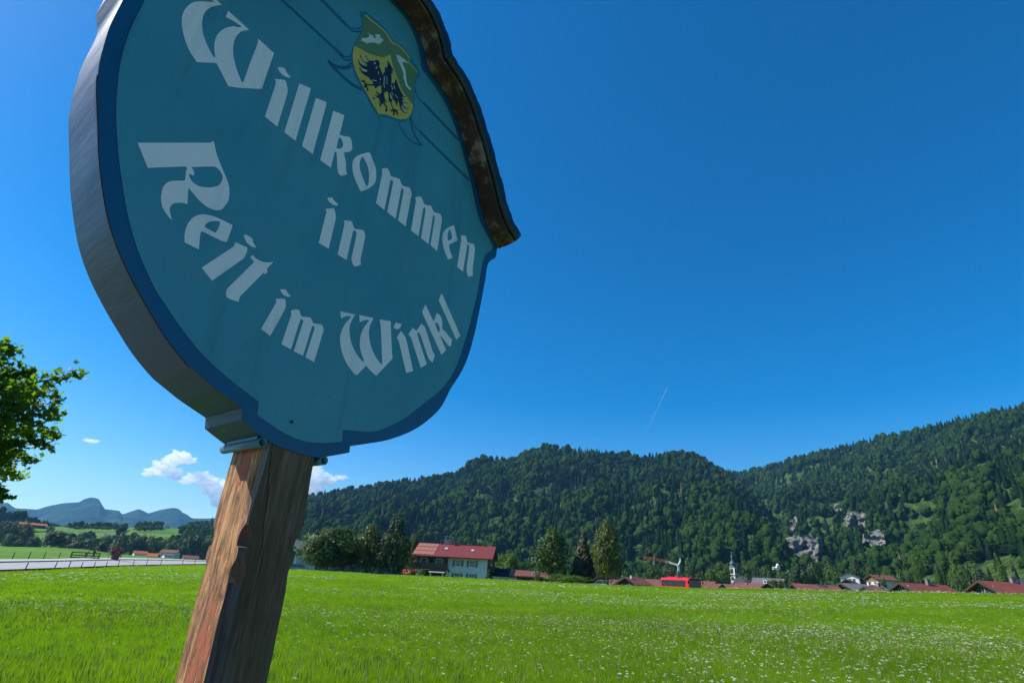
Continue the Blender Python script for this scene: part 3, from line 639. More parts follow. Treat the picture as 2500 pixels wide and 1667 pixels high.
# ------------------------------------------------------------------ buildings
WHITE = simple('white_render', (.68, .65, .64), (.61, .58, .57), 1.2, .9, bump=.1)
CREAM = simple('cream_render', (.60, .50, .38), (.52, .43, .32), 1.2, .9)
WOOD = simple('dark_boarding', (.055, .032, .018), (.03, .018, .010), 3, .8, sc=(1, 1, 8))
WOODL = simple('brown_boarding', (.20, .11, .055), (.13, .07, .035), 3, .8, sc=(6, 1, 1))
GLASS = simple('window_glass', (.03, .04, .05), (.02, .03, .04), 2, .12, spec=.7)
STONE = simple('chimney_render', (.20, .17, .16), (.15, .13, .12), 3, .9)
METAL = simple('sheet_metal', (.35, .36, .38), (.28, .29, .31), 3, .4, metal=.7)
DARK = simple('dark_opening', (.012, .012, .014), (.02, .02, .02), 3, .8)
def roofmat(name, c0, c1, wave=5.0, sc=(1, 0, 0), strength=.5):
    m, t, b, o = newmat(name); b.inputs['Roughness'].default_value = .75; b.inputs['Specular IOR Level'].default_value = .25
    v = coord(t, 'Object'); f = nz(t, v, 1.3, 7, .65); t.links.new(ramp(t, f, [(.35, c0), (.68, c1)]), b.inputs['Base Color'])
    w = N_(t, 'ShaderNodeTexWave', Scale=wave, Distortion=.2); w.bands_direction = 'X'; t.links.new(v, w.inputs['Vector']); bumpn(t, b, w.outputs['Fac'], strength, .06)
    return m
RED = roofmat('red_roof_tiles', (.165, .028, .030), (.125, .024, .026), 1.1)
BROWNR = roofmat('brown_red_roof', (.17, .062, .045), (.11, .045, .035), 2)
DULL = roofmat('dull_red_tiles', (.165, .042, .034), (.105, .030, .026), 1.3)
ORANGE = roofmat('orange_roof', (.38, .085, .038), (.30, .07, .035), 2)
GREYR = roofmat('grey_roof', (.13, .13, .135), (.09, .09, .10), 2)
SOLAR = simple('solar_glass', (.008, .009, .018), (.012, .013, .025), 2, .6, spec=.08)
COPPER = simple('collector_sheet', (.30, .115, .075), (.24, .095, .065), 1.5, .6)
SHUT = simple('green_shutter', (.10, .20, .13), (.07, .14, .10), 3, .6)
def house(name, x, ridge_y, r, delta, L, W, hw, pitch, wallm, roofm, label, zb=None, over=.7, chim=(), wins=(), gable=None, cat='house', group=None, solar=None):
    """gabled house: local x along the ridge, -y the long side towards the camera; delta turns it against the line of sight"""
    c = at(x, ridge_y, r); rise = W/2*math.tan(R(pitch)); zr = c[2]-.40-(.25 if abs(delta) > 30 else 0); base = (zr-hw-rise) if zb is None else zb
    hw_ = zr-rise-base; e = empty(name, (c[0], c[1], base), -azim(x, ridge_y)+R(delta), label, cat, group)
    mb = MB(); mb.prismx([(-W/2, -.5), (W/2, -.5), (W/2, hw_), (0, hw_+rise-.02), (-W/2, hw_)], -L/2, L/2); mb.build('wall', wallm, e)
    if gable:
        for s_ in (-1, 1):
            q = MB(); q.prismx([(-W/2+.05, hw_-.9), (W/2-.05, hw_-.9), (W/2-.05, hw_), (0, hw_+rise-.08), (-W/2+.05, hw_)], s_*L/2, s_*(L/2+.07)); q.build('gable_boarding', gable, e)
    sl_ = W/2+over; th = .22; tp = math.tan(R(pitch)); rf = MB(); z0 = hw_+rise+.10
    for s_ in (-1, 1):
        rf.prismx([(0, z0), (s_*sl_, z0-sl_*tp), (s_*sl_, z0-sl_*tp+th), (0, z0+th)][::s_], -L/2-over, L/2+over)
    ro = rf.build('roof', roofm, e)
    for q in (-1, 1):
        fb = MB()
        for s_ in (-1, 1): fb.prismx([(0, z0-.12), (s_*sl_, z0-sl_*tp-.12), (s_*sl_, z0-sl_*tp+th+.03), (0, z0+th+.03)][::s_], q*(L/2+over+.01), q*(L/2+over+.07))
        fb.build('barge_board', WOOD, ro)
    for (cx_, cy_, w, h, *mm) in chim:
        q = MB(); zc = z0-abs(cy_)*tp; q.box((cx_, cy_, zc+h/2-.3), (w, w*.8, h+.6)); k_ = q.build('chimney', mm[0] if mm else STONE, ro)
        q = MB(); q.box((cx_, cy_, zc+h+.06), (w*1.25, w*1.05, .1)); q.build('chimney_cap', METAL, ro)
    for (side, u, z, w, h) in wins:            # side 'f' long side, 'l' / 'r' gable ends
        fr = MB(); gl = MB()
        if side == 'f':
            fr.box((u, -W/2-.03, z), (w+.18, .06, h+.18)); gl.box((u, -W/2-.066, z), (w, .02, h))
            fr.box((u, -W/2-.085, z), (.05, .02, h))
        else:
            s_ = -1 if side == 'l' else 1
            fr.box((s_*(L/2+.08), u, z), (.06, w+.10, h+.10)); gl.box((s_*(L/2+.116), u, z), (.02, w, h)); fr.box((s_*(L/2+.135), u, z), (.02, .05, h))
        f_ = fr.build('window', WHITE, e); gl.build('pane', GLASS, f_)
    e['eave'] = hw_
    return e, ro, hw_, rise, z0, tp

# the big red roofed house
zb = -.9
H, ro, hw_, rise, z0, tp = house('house', 1117, 1328, 131, -9, 15.4, 10.5, 5.6, 24, WHITE, RED, 'large white house with long red roof and dark wooden balcony', zb=zb, over=1.15, gable=WOODL)
W2 = 5.25
# wooden upper storey, balcony and recess on its left half
q = MB(); q.box((-4.3, -W2-.06, hw_-1.35), (6.8, .10, 2.7)); q.build('wood_cladding', WOOD, H)
q = MB(); q.box((-4.45, -W2-.75, hw_-2.75), (7.7, 1.5, .16)); q.build('balcony_floor', WOOD, H)
bal = MB(); bal.box((-4.45, -W2-1.46, hw_-1.72), (7.7, .08, .09)); bal.box((-4.45, -W2-1.46, hw_-2.55), (7.7, .08, .09)); bal.box((-8.26, -W2-.75, hw_-1.72), (.08, 1.5, .09))
B_ = bal.build('balcony_rail', WOOD, H)
bd = MB(); bd.box((0, 0, 0), (.235, .035, .95)); bme = bd.mesh('balustrade_board', WOOD)
for k in range(31):
    b_ = link('balustrade_board', bme, B_); b_.location = (-8.2+.25*k, -W2-1.50, hw_-2.14)
for k in range(2):
    q = MB(); q.box((-8.1+k*7.3, -W2-1.4, hw_-1.3), (.14, .14, 2.7)); q.build('balcony_post', WOOD, H)
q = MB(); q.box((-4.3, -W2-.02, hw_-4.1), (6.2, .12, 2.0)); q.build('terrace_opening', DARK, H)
for k in range(3):
    q = MB(); q.box((-7.2+2.7*k, -W2-.10, hw_-4.2), (.35, .2, 2.3)); q.build('terrace_pillar', WHITE, H)
q = MB(); q.prismx([(-W2-.1, hw_-2.95), (-W2-1.7, hw_-3.35), (-W2-1.7, hw_-3.48), (-W2-.1, hw_-3.05)], -4.6, -1.2); q.build('awning', WHITE, H)
fl = MB()
for k in range(14): fl.box((-8.1+rnd.random()*1.0, -W2-1.5+rnd.random()*.12, hw_-1.55+rnd.random()*.2), (.22, .2, .2), rnd.random()*3)
fl.build('flower_box', simple('red_flowers', (.35, .03, .05), (.25, .05, .06), 9, .8), H)
def shutter_window(x_, z_, w=1.15, h=1.25):
    f_ = MB(); f_.box((x_, -W2-.03-dy, z_), (w+.2, .06, h+.2)); fo = f_.build('window', WHITE, H)
    p_ = MB()
    for a in (-.27, .27):
        for b in (-.3, .3): p_.box((x_+a*w/1.15, -W2-.068-dy, z_+b), (.46, .02, .52))
    p_.build('pane', GLASS, fo)
    for s_ in (-1, 1):
        s2 = MB(); s2.prism([(x_+s_*(w/2+.12), z_-h/2-.08), (x_+s_*(w/2+.62), z_-h/2-.08), (x_+s_*(w/2+.62), z_+h/2-.1), (x_+s_*(w/2+.12), z_+h/2+.1)], -W2-.09-dy, -W2-.02-dy); s2.build('shutter', SHUT, fo)
dy = .10
for x_ in (-6.2, -2.8): shutter_window(x_, hw_-1.3, 1.1, 1.2)
dy = 0
for x_ in (1.3, 4.4):
    for z_ in (hw_-1.35, hw_-3.95): shutter_window(x_, z_)
MB().box((-.55, -W2-.12, hw_-3.0), (.25, .2, .55)).build('wall_lamp', DARK, H); MB().box((-.75, -W2-.12, hw_-4.2), (.18, .2, .4)).build('wall_lamp', DARK, H)
# balcony wrapping round the right gable
q = MB(); q.box((8.5, 0, hw_-2.75), (1.5, 10.3, .16)); q.box((9.2, 0, hw_-2.15), (.08, 10.3, 1.0)); q.box((8.5, -5.1, hw_-2.15), (1.5, .08, 1.0)); q.build('side_balcony', WOOD, H)
q = MB(); q.box((7.9, -2.6, hw_-1.4), (.3, 4.6, 2.5)); q.build('side_cladding', WOODL, H)
# roof furniture: collectors on the left end, skylights, chimney, flue, ridge
ang = math.atan(tp)
def onroof(u, v_): return (u, -v_, z0+.22-v_*tp)  # v_ metres down the near slope, measured on plan
for i_ in range(5):
    for j_ in range(3):
        q = MB(); q.box((0, 0, 0), (.88, 1.9 if j_ else 1.8, .07)); o = link('collector_panel', q.mesh('collector_panel', COPPER), ro)
        u = -8.25+i_*.93; v_ = 1.15+j_*1.95; p = onroof(u, v_); o.location = (p[0], p[1], p[2]+.05); o.rotation_euler = (ang, 0, 0)
for u, v_ in ((-2.0, 2.6), (4.0, 2.9)):
    q = MB(); q.box((0, 0, 0), (.75, 1.0, .14)); s_ = q.build('skylight', METAL, ro); p = onroof(u, v_); s_.location = (p[0], p[1], p[2]+.06); s_.rotation_euler = (ang, 0, 0)
    q = MB(); q.box((0, 0, .08), (.6, .85, .03)); g_ = q.build('skylight_pane', simple('sky_glass', (.45, .5, .55), (.4, .45, .5), 1, .1), s_)
q = MB(); q.box((-2.2, .35, z0+.6), (1.75, 1.0, 1.6)); c_ = q.build('chimney', simple('pale_chimney', (.30, .27, .26), (.24, .21, .2), 3, .9), ro)
q = MB(); q.box((-2.2, .35, z0+1.85), (1.95, 1.2, .10)); [q.box((-2.2+a*.75, .35+b*.4, z0+1.6), (.08, .08, .45)) for a in (-1, 1) for b in (-1, 1)]; q.build('chimney_hood', METAL, ro)
q = MB(); q.tube([(-.45, -.5, z0-.4), (-.45, -.5, z0+.9)], .22, 10); q.build('flue', RED, ro)
q = MB(); q.box((1.0, 0, z0+.27), (12.0, .35, .10)); q.build('ridge_cap', BROWNR, ro)

house('annex', 1243, 1387, 128, -9, 9.0, 6.0, 2.6, 22, WHITE, SOLAR, 'low white annex with dark solar roof joined to the red roofed house', zb=-.6, over=.6, wins=(('f', -.6, 1.5, 1.7, 1.1), ('f', -3.3, 1.4, .9, 1.6)), gable=WOOD, cat='annex')
house('shed', 1268, 1395, 140, -5, 7.0, 6.5, 2.0, 24, WOODL, ORANGE, 'small wooden shed with bright orange roof right of the solar annex', over=.5, cat='shed')
house('hut', 1304, 1392, 122, -4, 6.6, 5.0, 2.4, 20, WOOD, BROWNR, 'dark wooden hut with brown roof beside the large maple', over=.5, chim=((.2, .1, .5, .5),), cat='hut')
q = MB(); q.box((0, 0, .6), (1.4, .5, 1.2)); bl = at(1311, 1412, 118)
fb = MB()
for k in range(60): fb.box((rnd.gauss(0, .45), rnd.gauss(0, .2), .9+rnd.gauss(0, .3)), (.16, .16, .16), rnd.random()*3, rnd.random())
e = empty('flowering_shrub', bl, 0, 'pink flowering shrub before the dark wooden hut', 'shrub'); fb.build('blossoms', simple('pink_blossom', (.55, .25, .45), (.4, .2, .35), 9, .8), e)['kind'] = 'stuff'
house('house', 716, 1312, 130, 62, 9, 8, 6.5, 24, WHITE, GREYR, 'white house with grey roof half hidden between post and tree clump', zb=-.6, over=.9, wins=(('l', -1.8, 4.2, 1.0, 1.3), ('f', 2.0, 4.3, 1.0, 1.3)))
house('house', 720, 1312, 300, -20, 9, 8, 4, 26, WHITE, ORANGE, 'orange roofed house behind the dense tree clump', zb=-2, over=.6) if False else None
house('house', 1002, 1388, 160, 0, 3.2, 5, 3, 22, WHITE, ORANGE, 'low orange roofed house behind the slender light tree', over=.5)
house('house', 1546, 1405, 150, 52, 5, 5.4, 3.0, 25, WOOD, BROWNR, 'dark wooden house with red brown roof right of the tall birch', over=.8, chim=((-1.6, -.6, .4, .8, WHITE),), gable=WOOD)
house('house', 1500, 1413, 170, -20, 3.6, 5, 3, 22, CREAM, BROWNR, 'brick coloured low roof showing under the tall birch', over=.5)
house('house', 1604, 1413, 175, -25, 6.5, 7, 3, 26, WHITE, BROWNR, 'dusky red roof partly hidden behind the red bus', over=.6, chim=((1.2, -1.4, .5, .4, METAL),))
house('house', 1722, 1415, 190, -35, 6.5, 7, 3, 24, WHITE, BROWNR, 'red tiled roof between the bus and the church tower', over=.6)
house('house', 1744, 1423, 170, -30, 3.5, 4, 3, 24, WHITE, BROWNR, 'small lower red roof in front of the roof beside the bus', over=.5)
house('barn', 1834, 1419, 160, -48, 8.5, 9, 3, 24, WOOD, BROWNR, 'broad brown roofed barn with dark gable in front of the church', over=.9, chim=((-.6, -1.0, .4, .5),), gable=WOOD, cat='barn')
house('house', 1772, 1424, 185, -20, 4.6, 5, 3, 24, WHITE, BROWNR, 'low reddish roof at the foot of the church tower', over=.5)
Hg, rg, hg, rig, zg, tg = house('house', 1876, 1410, 230, -12, 9.5, 8, 5, 30, WHITE, GREYR, 'grey roofed building with white dormers right of the church', over=.6)
for u in (-.6, 1.8, 4.0):
    q = MB(); q.box((u, -2.6, zg-1.1), (1.1, 1.8, 1.2)); d_ = q.build('dormer', WHITE, rg); q = MB(); q.box((u, -3.53, zg-1.05), (.6, .05, .7)); q.build('dormer_pane', GLASS, rg)
house('house', 1988, 1425, 150, 20, 8.5, 8, 2.6, 20, WOOD, BROWNR, 'long low red roof just above the meadow right of the church', over=.6, chim=((1.2, -.6, 1.5, .35, METAL),))
house('house', 2100, 1421, 155, 42, 9.0, 7.6, 3.4, 22, WHITE, GREYR, 'grey roofed house with white and brown chimneys', over=.8, chim=((1.6, -.6, .45, .9, WHITE), (3.6, -1.2, .6, 1.0)), gable=WOOD, wins=(('l', .8, 3.8, 1.0, 1.4),))
house('house', 2128, 1427, 150, 42, 3, 4, 2.4, 22, WHITE, BROWNR, 'small red roof patch beside the grey roofed house', over=.5)
house('chalet', 2073, 1396, 320, 86, 8, 7.5, 5.0, 24, WHITE, CREAM, 'little white gabled chalet above the village roofs', over=.7, wins=(('l', -1.6, 3.8, 1.0, 1.3), ('l', 1.6, 3.8, 1.0, 1.3), ('l', 0, 3.8, .8, 1.3)), cat='chalet')
house('hut', 2071, 1411, 240, 80, 6, 7.5, 2, 26, WOOD, WOOD, 'dark wooden hut below the little white chalet', over=.6, cat='hut')
house('farmhouse', 2148, 1401, 300, 40, 8.5, 7, 4, 24, CREAM, BROWNR, 'pinkish farmhouse with orange brown roof at the foot of the slope', over=.9, gable=WOODL, wins=(('l', -1.5, 2.6, 1.0, 1.0), ('l', 1.5, 2.6, 1.0, 1.0)), cat='house')
house('house', 2250, 1420, 150, 40, 8.6, 7.4, 3.2, 24, WOOD, DULL, 'dark gabled house with single chimney on its dull red roof', over=.9, chim=((1.0, -.5, .7, 1.3),), gable=WOOD, wins=(('l', -1.0, 4.0, 1.0, 1.2), ('l', .9, 4.0, 1.0, 1.2)))
house('house', 2500, 1417, 130, 38, 13, 9.4, 3.0, 23, WOOD, DULL, 'nearest big red roofed house with twin chimneys at right', over=1.0, chim=((-1.9, -.2, .7, 1.1), (-.5, -.2, 1.0, .7, METAL)), gable=WOOD, wins=(('l', -1.4, 3.9, 1.1, 1.2), ('l', .8, 3.9, 1.1, 1.2)))
# left, far away
house('barn', 82, 1276, 960, 4, 27, 12, 3, 20, WOOD, ORANGE, 'long dark barn with red and blue roof on the upper pasture', over=.8, cat='barn')
house('farmhouse', 272, 1302, 880, -20, 9, 7, 3, 25, WHITE, GREYR, 'small white farmhouse on the pasture among trees', over=.6, cat='house')
house('barn', 158, 1298, 900, 12, 16, 9, 2.5, 22, WOOD, WOOD, 'dark low barn hidden among pasture trees', over=.6, cat='barn')
house('house', 344, 1344, 560, 10, 9, 8, 3, 25, WHITE, ORANGE, 'left of the two small orange roofed houses behind the road', over=.6)
house('house', 376, 1350, 555, -14, 7, 7, 3, 28, WHITE, ORANGE, 'right of the two small orange roofed houses behind the road', over=.6)
house('house', 418, 1341, 560, -24, 12, 9, 4.5, 25, WHITE, BROWNR, 'white house with brown roof among trees behind the road', over=.7, wins=(('f', -2, 3, 1, 1.2), ('f', 2, 3, 1, 1.2)))
house('house', 410, 1350, 540, 20, 6, 6, 3, 25, WHITE, GREYR, 'small grey roofed white house beside the brown roofed one', over=.5)
house('house', 466, 1355, 420, 8, 8, 6.5, 2.4, 24, WHITE, BROWNR, 'low white house with dark brown roof next to the post', over=.7, wins=(('f', -1.6, 1.6, .9, 1.0), ('f', 1.6, 1.6, .9, 1.0)))

# church: tower with two onion domes, nave
rch = 430; cb = at(1789, 1383, rch); ch = empty('church', (cb[0], cb[1], -2), -azim(1789)+R(-25), 'white church tower with green double onion dome and dark nave roof', 'church')
h1 = cb[2]+2; s1 = mpp(1789, 1380, rch)
GREENC = simple('patina_copper', (.055, .095, .085), (.04, .07, .06), 2, .5, metal=.2)
tw = 17*s1*.80/2
q = MB(); q.box((0, 0, h1/2), (2*tw, 2*tw, h1)); q.build('tower', WHITE, ch)
for zc in (h1-.3, h1*.72, h1*.45):
    q = MB(); q.box((0, 0, zc), (2*tw+.5, 2*tw+.5, .4)); q.build('cornice', STONE, ch)
for a in range(4):
    for zc, hh, ww in ((h1*.86, h1*.14, .9), (h1*.6, h1*.1, .7)):
        q = MB(); q.box(((tw+.03)*(1, 0, -1, 0)[a], (tw+.03)*(0, 1, 0, -1)[a], zc), (.1 if a % 2 == 0 else ww*2, ww*2 if a % 2 == 0 else .1, hh)); q.build('belfry_opening', DARK, ch)
q = MB(); u = s1
q.lathe([(tw*1.15, h1), (tw*1.2, h1+1.2*u), (tw*.95, h1+2.5*u), (tw*1.12, h1+5*u), (tw*1.2, h1+8*u), (tw*.95, h1+11*u), (tw*.5, h1+13.5*u), (tw*.42, h1+15*u), (tw*.40, h1+20*u), (tw*.5, h1+20.6*u), (tw*.28, h1+21.5*u), (tw*.44, h1+24*u), (tw*.40, h1+26*u), (tw*.16, h1+28.5*u), (tw*.06, h1+31*u), (0.02, h1+33*u)], 16); q.build('onion_dome', GREENC, ch, True)
GOLD = simple('gilding', (.6, .42, .12), (.5, .35, .1), 3, .3, metal=.9)
q = MB(); q.tube([(0, 0, h1+32*u), (0, 0, h1+36.5*u)], .12, 6); q.box((0, 0, h1+35*u), (1.1, .15, .2)); q.build('cross', GOLD, ch)
q = MB(); n_ = at(1822, 1409, rch+8); d_ = Matrix.Rotation(-ch.rotation_euler.z, 3, 'Z') @ Vector((n_[0]-cb[0], n_[1]-cb[1], 0)); nh = n_[2]+2; L_ = 22
q.prismx([(-7, 0), (7, 0), (7, nh-5), (0, nh-.2), (-7, nh-5)], tw, tw+L_); q.build('nave', WHITE, ch)
q = MB(); q.prismx([(0, nh), (-7.8, nh-5.6), (-7.8, nh-5.2), (0, nh+.4)][::-1], tw-.2, tw+L_+.5); q.prismx([(0, nh), (7.8, nh-5.6), (7.8, nh-5.2), (0, nh+.4)], tw-.2, tw+L_+.5); q.build('nave_roof', simple('dark_slate', (.03, .032, .038), (.02, .022, .028), 2, .6), ch)
# little chapel on the slope
cp = at(1899, 1384, 520); q = MB(); e = empty('chapel', (cp[0], cp[1], cp[2]-2.6), -azim(1899)+.4, 'small white domed chapel among trees right of the church', 'chapel')
MB().box((0, 0, 5), (4.6, 4.6, 7)).build('wall', WHITE, e); q.lathe([(2.6, 8.3), (2.5, 9.2), (1.9, 10.6), (1.0, 11.4), (.3, 12.0), (.05, 13)], 14); q.build('dome', simple('pale_dome', (.55, .6, .66), (.5, .55, .6), 2, .5), e, True)
MB().box((-5.2, 0, 3.0), (6, 4, 3.4)).build('side_wall', WHITE, e); MB().box((-5.2, -1, 5.0), (6.4, 3.4, .4), 0, .5).build('side_roof', simple('pale_roof', (.45, .5, .56), (.4, .45, .5), 2, .5), e)
MB().box((0, -2.33, 5), (.9, .08, 1.6)).build('window', DARK, e); e.scale = (.5, .5, .45)
# ------------------------------------------------------------------ bus, crane, cars
BUSRED = simple('bus_red_paint', (.62, .012, .016), (.58, .012, .015), 2, .3, spec=.6)
BUSORG = simple('bus_orange_panel', (.75, .10, .02), (.70, .09, .02), 2, .3)
TYRE = simple('tyre', (.02, .02, .02), (.03, .03, .03), 4, .9)
bp = at(1659, 1406, 122); bz = bp[2]-3.3
bus = empty('bus', (bp[0], bp[1], bz), -azim(1659)+R(-63), 'bright red city bus with dark windows passing behind the meadow edge', 'bus')
q = MB(); q.prismx([(-1.27, .35), (1.27, .35), (1.27, 2.6), (1.15, 2.9), (.9, 2.98), (-.9, 2.98), (-1.15, 2.9), (-1.27, 2.6)], -6, 6); q.build('body', BUSRED, bus)
q = MB(); q.box((-1.5, 0, 3.05), (4.5, 1.7, .24)); q.box((3.4, 0, 3.02), (1.4, 1.5, .16)); q.build('roof_unit', BUSRED, bus)
q = MB(); q.box((0, -1.285, .78), (11.4, .03, .62)); q.box((0, 1.285, .78), (11.4, .03, .62)); q.build('lower_panel', BUSORG, bus)
for k in range(7):
    for s_ in (-1, 1):
        q = MB(); q.box((-5.0+k*1.5, s_*1.285, 1.98), (1.42, .03, 1.15)); q.build('side_window', GLASS, bus)
for s_ in (-1, 1):
    q = MB(); q.prism([(5.2, 1.1), (5.5, 1.45), (5.95, 2.55), (5.95, 1.0)], s_*1.28-.012, s_*1.28+.012); q.build('side_stripe', BUSRED, bus)
q = MB(); q.box((6.02, 0, 1.75), (.04, 2.2, 1.55)); q.build('windscreen', GLASS, bus)
q = MB(); q.box((6.03, 0, 2.72), (.04, 1.7, .28)); q.build('destination_panel', DARK, bus)
for s_ in (-1, 1):
    q = MB(); q.tube([(5.9, s_*1.2, 2.75), (6.25, s_*1.45, 2.7), (6.25, s_*1.5, 2.4)], .04, 6); q.box((6.25, s_*1.5, 2.2), (.08, .22, .42)); q.build('mirror', DARK, bus)
    q = MB(); q.box((6.03, s_*.95, .75), (.05, .35, .2)); q.build('headlight', METAL, bus)
for x_ in (3.4, -2.8):
    for s_ in (-1, 1):
        q = MB(); q.tube([(x_, s_*1.05, .48), (x_, s_*1.29, .48)], .48, 16); w_ = q.build('wheel', TYRE, bus)
        q = MB(); q.tube([(x_, s_*1.285, .48), (x_, s_*1.305, .48)], .27, 12); q.build('rim', METAL, w_)
        q = MB(); q.tube([(x_, s_*1.285, .5), (x_, s_*1.288, .5)], .6, 16); q.build('wheel_arch', DARK, bus)
def car(p, rz, paint, label, van=False):
    e = empty('parked_car', p, rz, label, 'car'); h = 1.9 if van else 1.46
    q = MB(); q.prism([(-2.1, .3), (2.1, .3), (2.15, .75), (1.0, .92), (.35, h), (-1.4, h), (-2.05, .95), (-2.15, .6)], -.86, .86); q.build('body', paint, e)
    for s_ in (-1, 1):
        q = MB(); q.prism([(.85, .95), (.3, h-.1), (-.5, h-.1), (-.5, .95)], s_*.868-.008, s_*.868+.008); q.build('side_window', GLASS, e)
        q = MB(); q.prism([(-.6, .95), (-.6, h-.1), (-1.35, h-.1), (-1.85, .98)], s_*.868-.008, s_*.868+.008); q.build('side_window', GLASS, e)
        for x_ in (1.35, -1.35):
            q = MB(); q.tube([(x_, s_*.68, .32), (x_, s_*.88, .32)], .32, 14); w_ = q.build('wheel', TYRE, e); q = MB(); q.tube([(x_, s_*.875, .32), (x_, s_*.895, .32)], .2, 10); q.build('rim', METAL, w_)
        q = MB(); q.box((2.13, s_*.6, .68), (.06, .3, .14)); q.build('headlight', METAL, e)
    q = MB(); q.add([(1.0, -.75, .935), (1.0, .75, .935), (.40, .7, h-.05), (.40, -.7, h-.05)], [(0, 1, 2, 3)]); q.v = [(x+.02, y, z+.01) for x, y, z in q.v]; q.build('windscreen', GLASS, e)
    return e
c1 = at(1464, 1415.5, 112); car((c1[0], c1[1], c1[2]-1.46), R(170), simple('white_car_paint', (.75, .76, .78), (.72, .73, .75), 1, .25), 'white car under the tall birch with only its roof showing')
c1 = at(733, 1376, 105); car((c1[0], c1[1], c1[2]-1.46), R(20), simple('blue_car_paint', (.10, .22, .42), (.09, .2, .4), 1, .25), 'pale blue car beside the post and the dense clump')
# crane
CRW = simple('crane_white', (.65, .66, .68), (.6, .6, .62), 1, .5); CRO = simple('crane_orange', (.50, .17, .04), (.42, .14, .035), 1, .6); CRG = simple('crane_grey', (.10, .10, .12), (.08, .08, .09), 1, .6)
rc_ = 300; mt = at(1656, 1379, rc_); cr = empty('tower_crane', (mt[0], mt[1], -2), 0, 'slim construction crane with orange jib standing behind the bus', 'crane'); o0 = np.array([mt[0], mt[1], -2])
def lattice(mb, a, b, w, n, t):
    a, b = Vector(a), Vector(b); d = (b-a).normalized(); s = d.cross(Vector((0, 0, 1))) if abs(d.z) < .9 else Vector((1, 0, 0)); s.normalize(); u = s.cross(d)
    cs = [s*w/2+u*w/2, -s*w/2+u*w/2, -s*w/2-u*w/2, s*w/2-u*w/2]
    for c in cs: mb.tube([a+c, b+c], t, 4)
    for k in range(n):
        p, q = a+(b-a)*k/n, a+(b-a)*(k+1)/n
        for i in range(4): mb.tube([p+cs[i], q+cs[(i+1) % 4]], t*.7, 4)
q = MB(); top = mt-o0; mid = at(1656, 1393, rc_)-o0; lattice(q, (0, 0, 0), mid, 1.1, 18, .12); q.build('lower_mast', CRG, cr)
q = MB(); q.box((0, 0, (mid[2]+top[2])/2), (.8, .8, top[2]-mid[2])); q.build('upper_mast', CRW, cr)
tip = at(1660.5, 1361.5, rc_)-o0; q = MB(); q.tube([top, top*.4+tip*.6+np.array([.5, 0, 0]), tip], [.42, .36, .12], 6); q.build('tower_head', CRW, cr)
j1 = at(1628, 1370.5, rc_)-o0; j2 = at(1572, 1360.5, rc_-8)-o0; q = MB(); lattice(q, top, j1, .7, 10, .09); q.build('inner_jib', CRW, cr)
q = MB(); lattice(q, j1, j2, 1.0, 20, .13); q.build('outer_jib', CRO, cr)
q = MB(); q.box(j1+np.array([0, 0, -.2]), (1.3, 1.0, 1.1)); q.build('trolley', CRW, cr)
q = MB(); q.tube([top+np.array([0, 0, .3]), (top+tip)/2+np.array([1.6, 0, 0])], .08, 4); q.build('stay', CRG, cr)

# ------------------------------------------------------------------ along the road on the left
POSTM = simple('weathered_post', (.10, .085, .07), (.06, .05, .045), 5, .9, sc=(1, 1, .2))
ORD = ['first', 'second', 'third', 'fourth', 'fifth', 'sixth', 'seventh', 'eighth', 'ninth', 'tenth', 'eleventh', 'twelfth']
for k, (x, y, h, lean) in enumerate(((60, 1393, 21, .06), (131, 1390.4, 20, .10), (166, 1388, 20, .04), (197, 1386.8, 16, .03), (228, 1385.7, 15, .05), (258, 1383.5, 14, .02), (288, 1381, 17, -.02), (324, 1380, 15, .02), (357, 1378.8, 16, .0), (392, 1377.8, 15, -.03), (445, 1375.5, 12, .02), (475, 1375.2, 10, .0))):
    r = float(np.interp(x, [q[0] for q in RN], [q[2] for q in RN]))-.6; p = at(x, y, r); hh = h*mpp(x, y, r)
    q = MB(); q.tube([(0, 0, -.3), (lean*.5, 0, hh*.5), (lean, 0, hh)], [.055, .05, .045], 7); o = q.build('fence_post', POSTM); o.location = [float(v) for v in p]
    tag(o, ('last slim post before the signpost on the near road edge' if k == 11 else ORD[k]+' slim post from the left on the near edge of the grey road'), 'fence post', 'posts along the near edge of the road')
for k, (x, y, h) in enumerate(((29, 1364.5, 17), (69, 1362.5, 17), (106, 1362, 16), (143, 1362, 15))):
    r = float(np.interp(x, [q[0] for q in PF], [q[2] for q in PF]))+2; p = at(x, y, r); hh = h*mpp(x, y, r)
    q = MB(); q.tube([(0, 0, -.4), (.04, 0, hh)], [.06, .05], 7); o = q.build('fence_post', POSTM); o.location = [float(v) for v in p]
    tag(o, ('dark fence post in the field nearest to the wooden railing' if k == 3 else ORD[k]+' dark fence post from the left in the field beyond the road'), 'fence post', 'fence posts in the field beyond the road')
p = at(292, 1364, 130); q = MB(); q.tube([(0, 0, -.6), (.04, 0, 18*mpp(292, 1364, 130))], [.06, .05], 7); o = q.build('fence_post', POSTM); o.location = [float(v) for v in p]; tag(o, 'single dark post right of the shrine with red flowers', 'fence post')
# railing
rr = 116; A, B = at(171, 1362.5, rr), at(239, 1364.5, rr+2); e = empty('wooden_railing', A, math.atan2(B[1]-A[1], B[0]-A[0]), 'brown wooden railing with three rails between road and field', 'railing'); L_ = math.hypot(B[0]-A[0], B[1]-A[1])
RAILM = simple('brown_rail', (.15, .085, .05), (.10, .06, .035), 4, .85, sc=(.3, 1, 1))
for k in range(3): MB().box((L_*k/2, 0, .40), (.16, .14, 1.3)).build('railing_post', RAILM, e)
for z_ in (.2, .55, .95): MB().box((L_/2, -.1, z_), (L_+.3, .05, .15)).build('rail', RAILM, e)
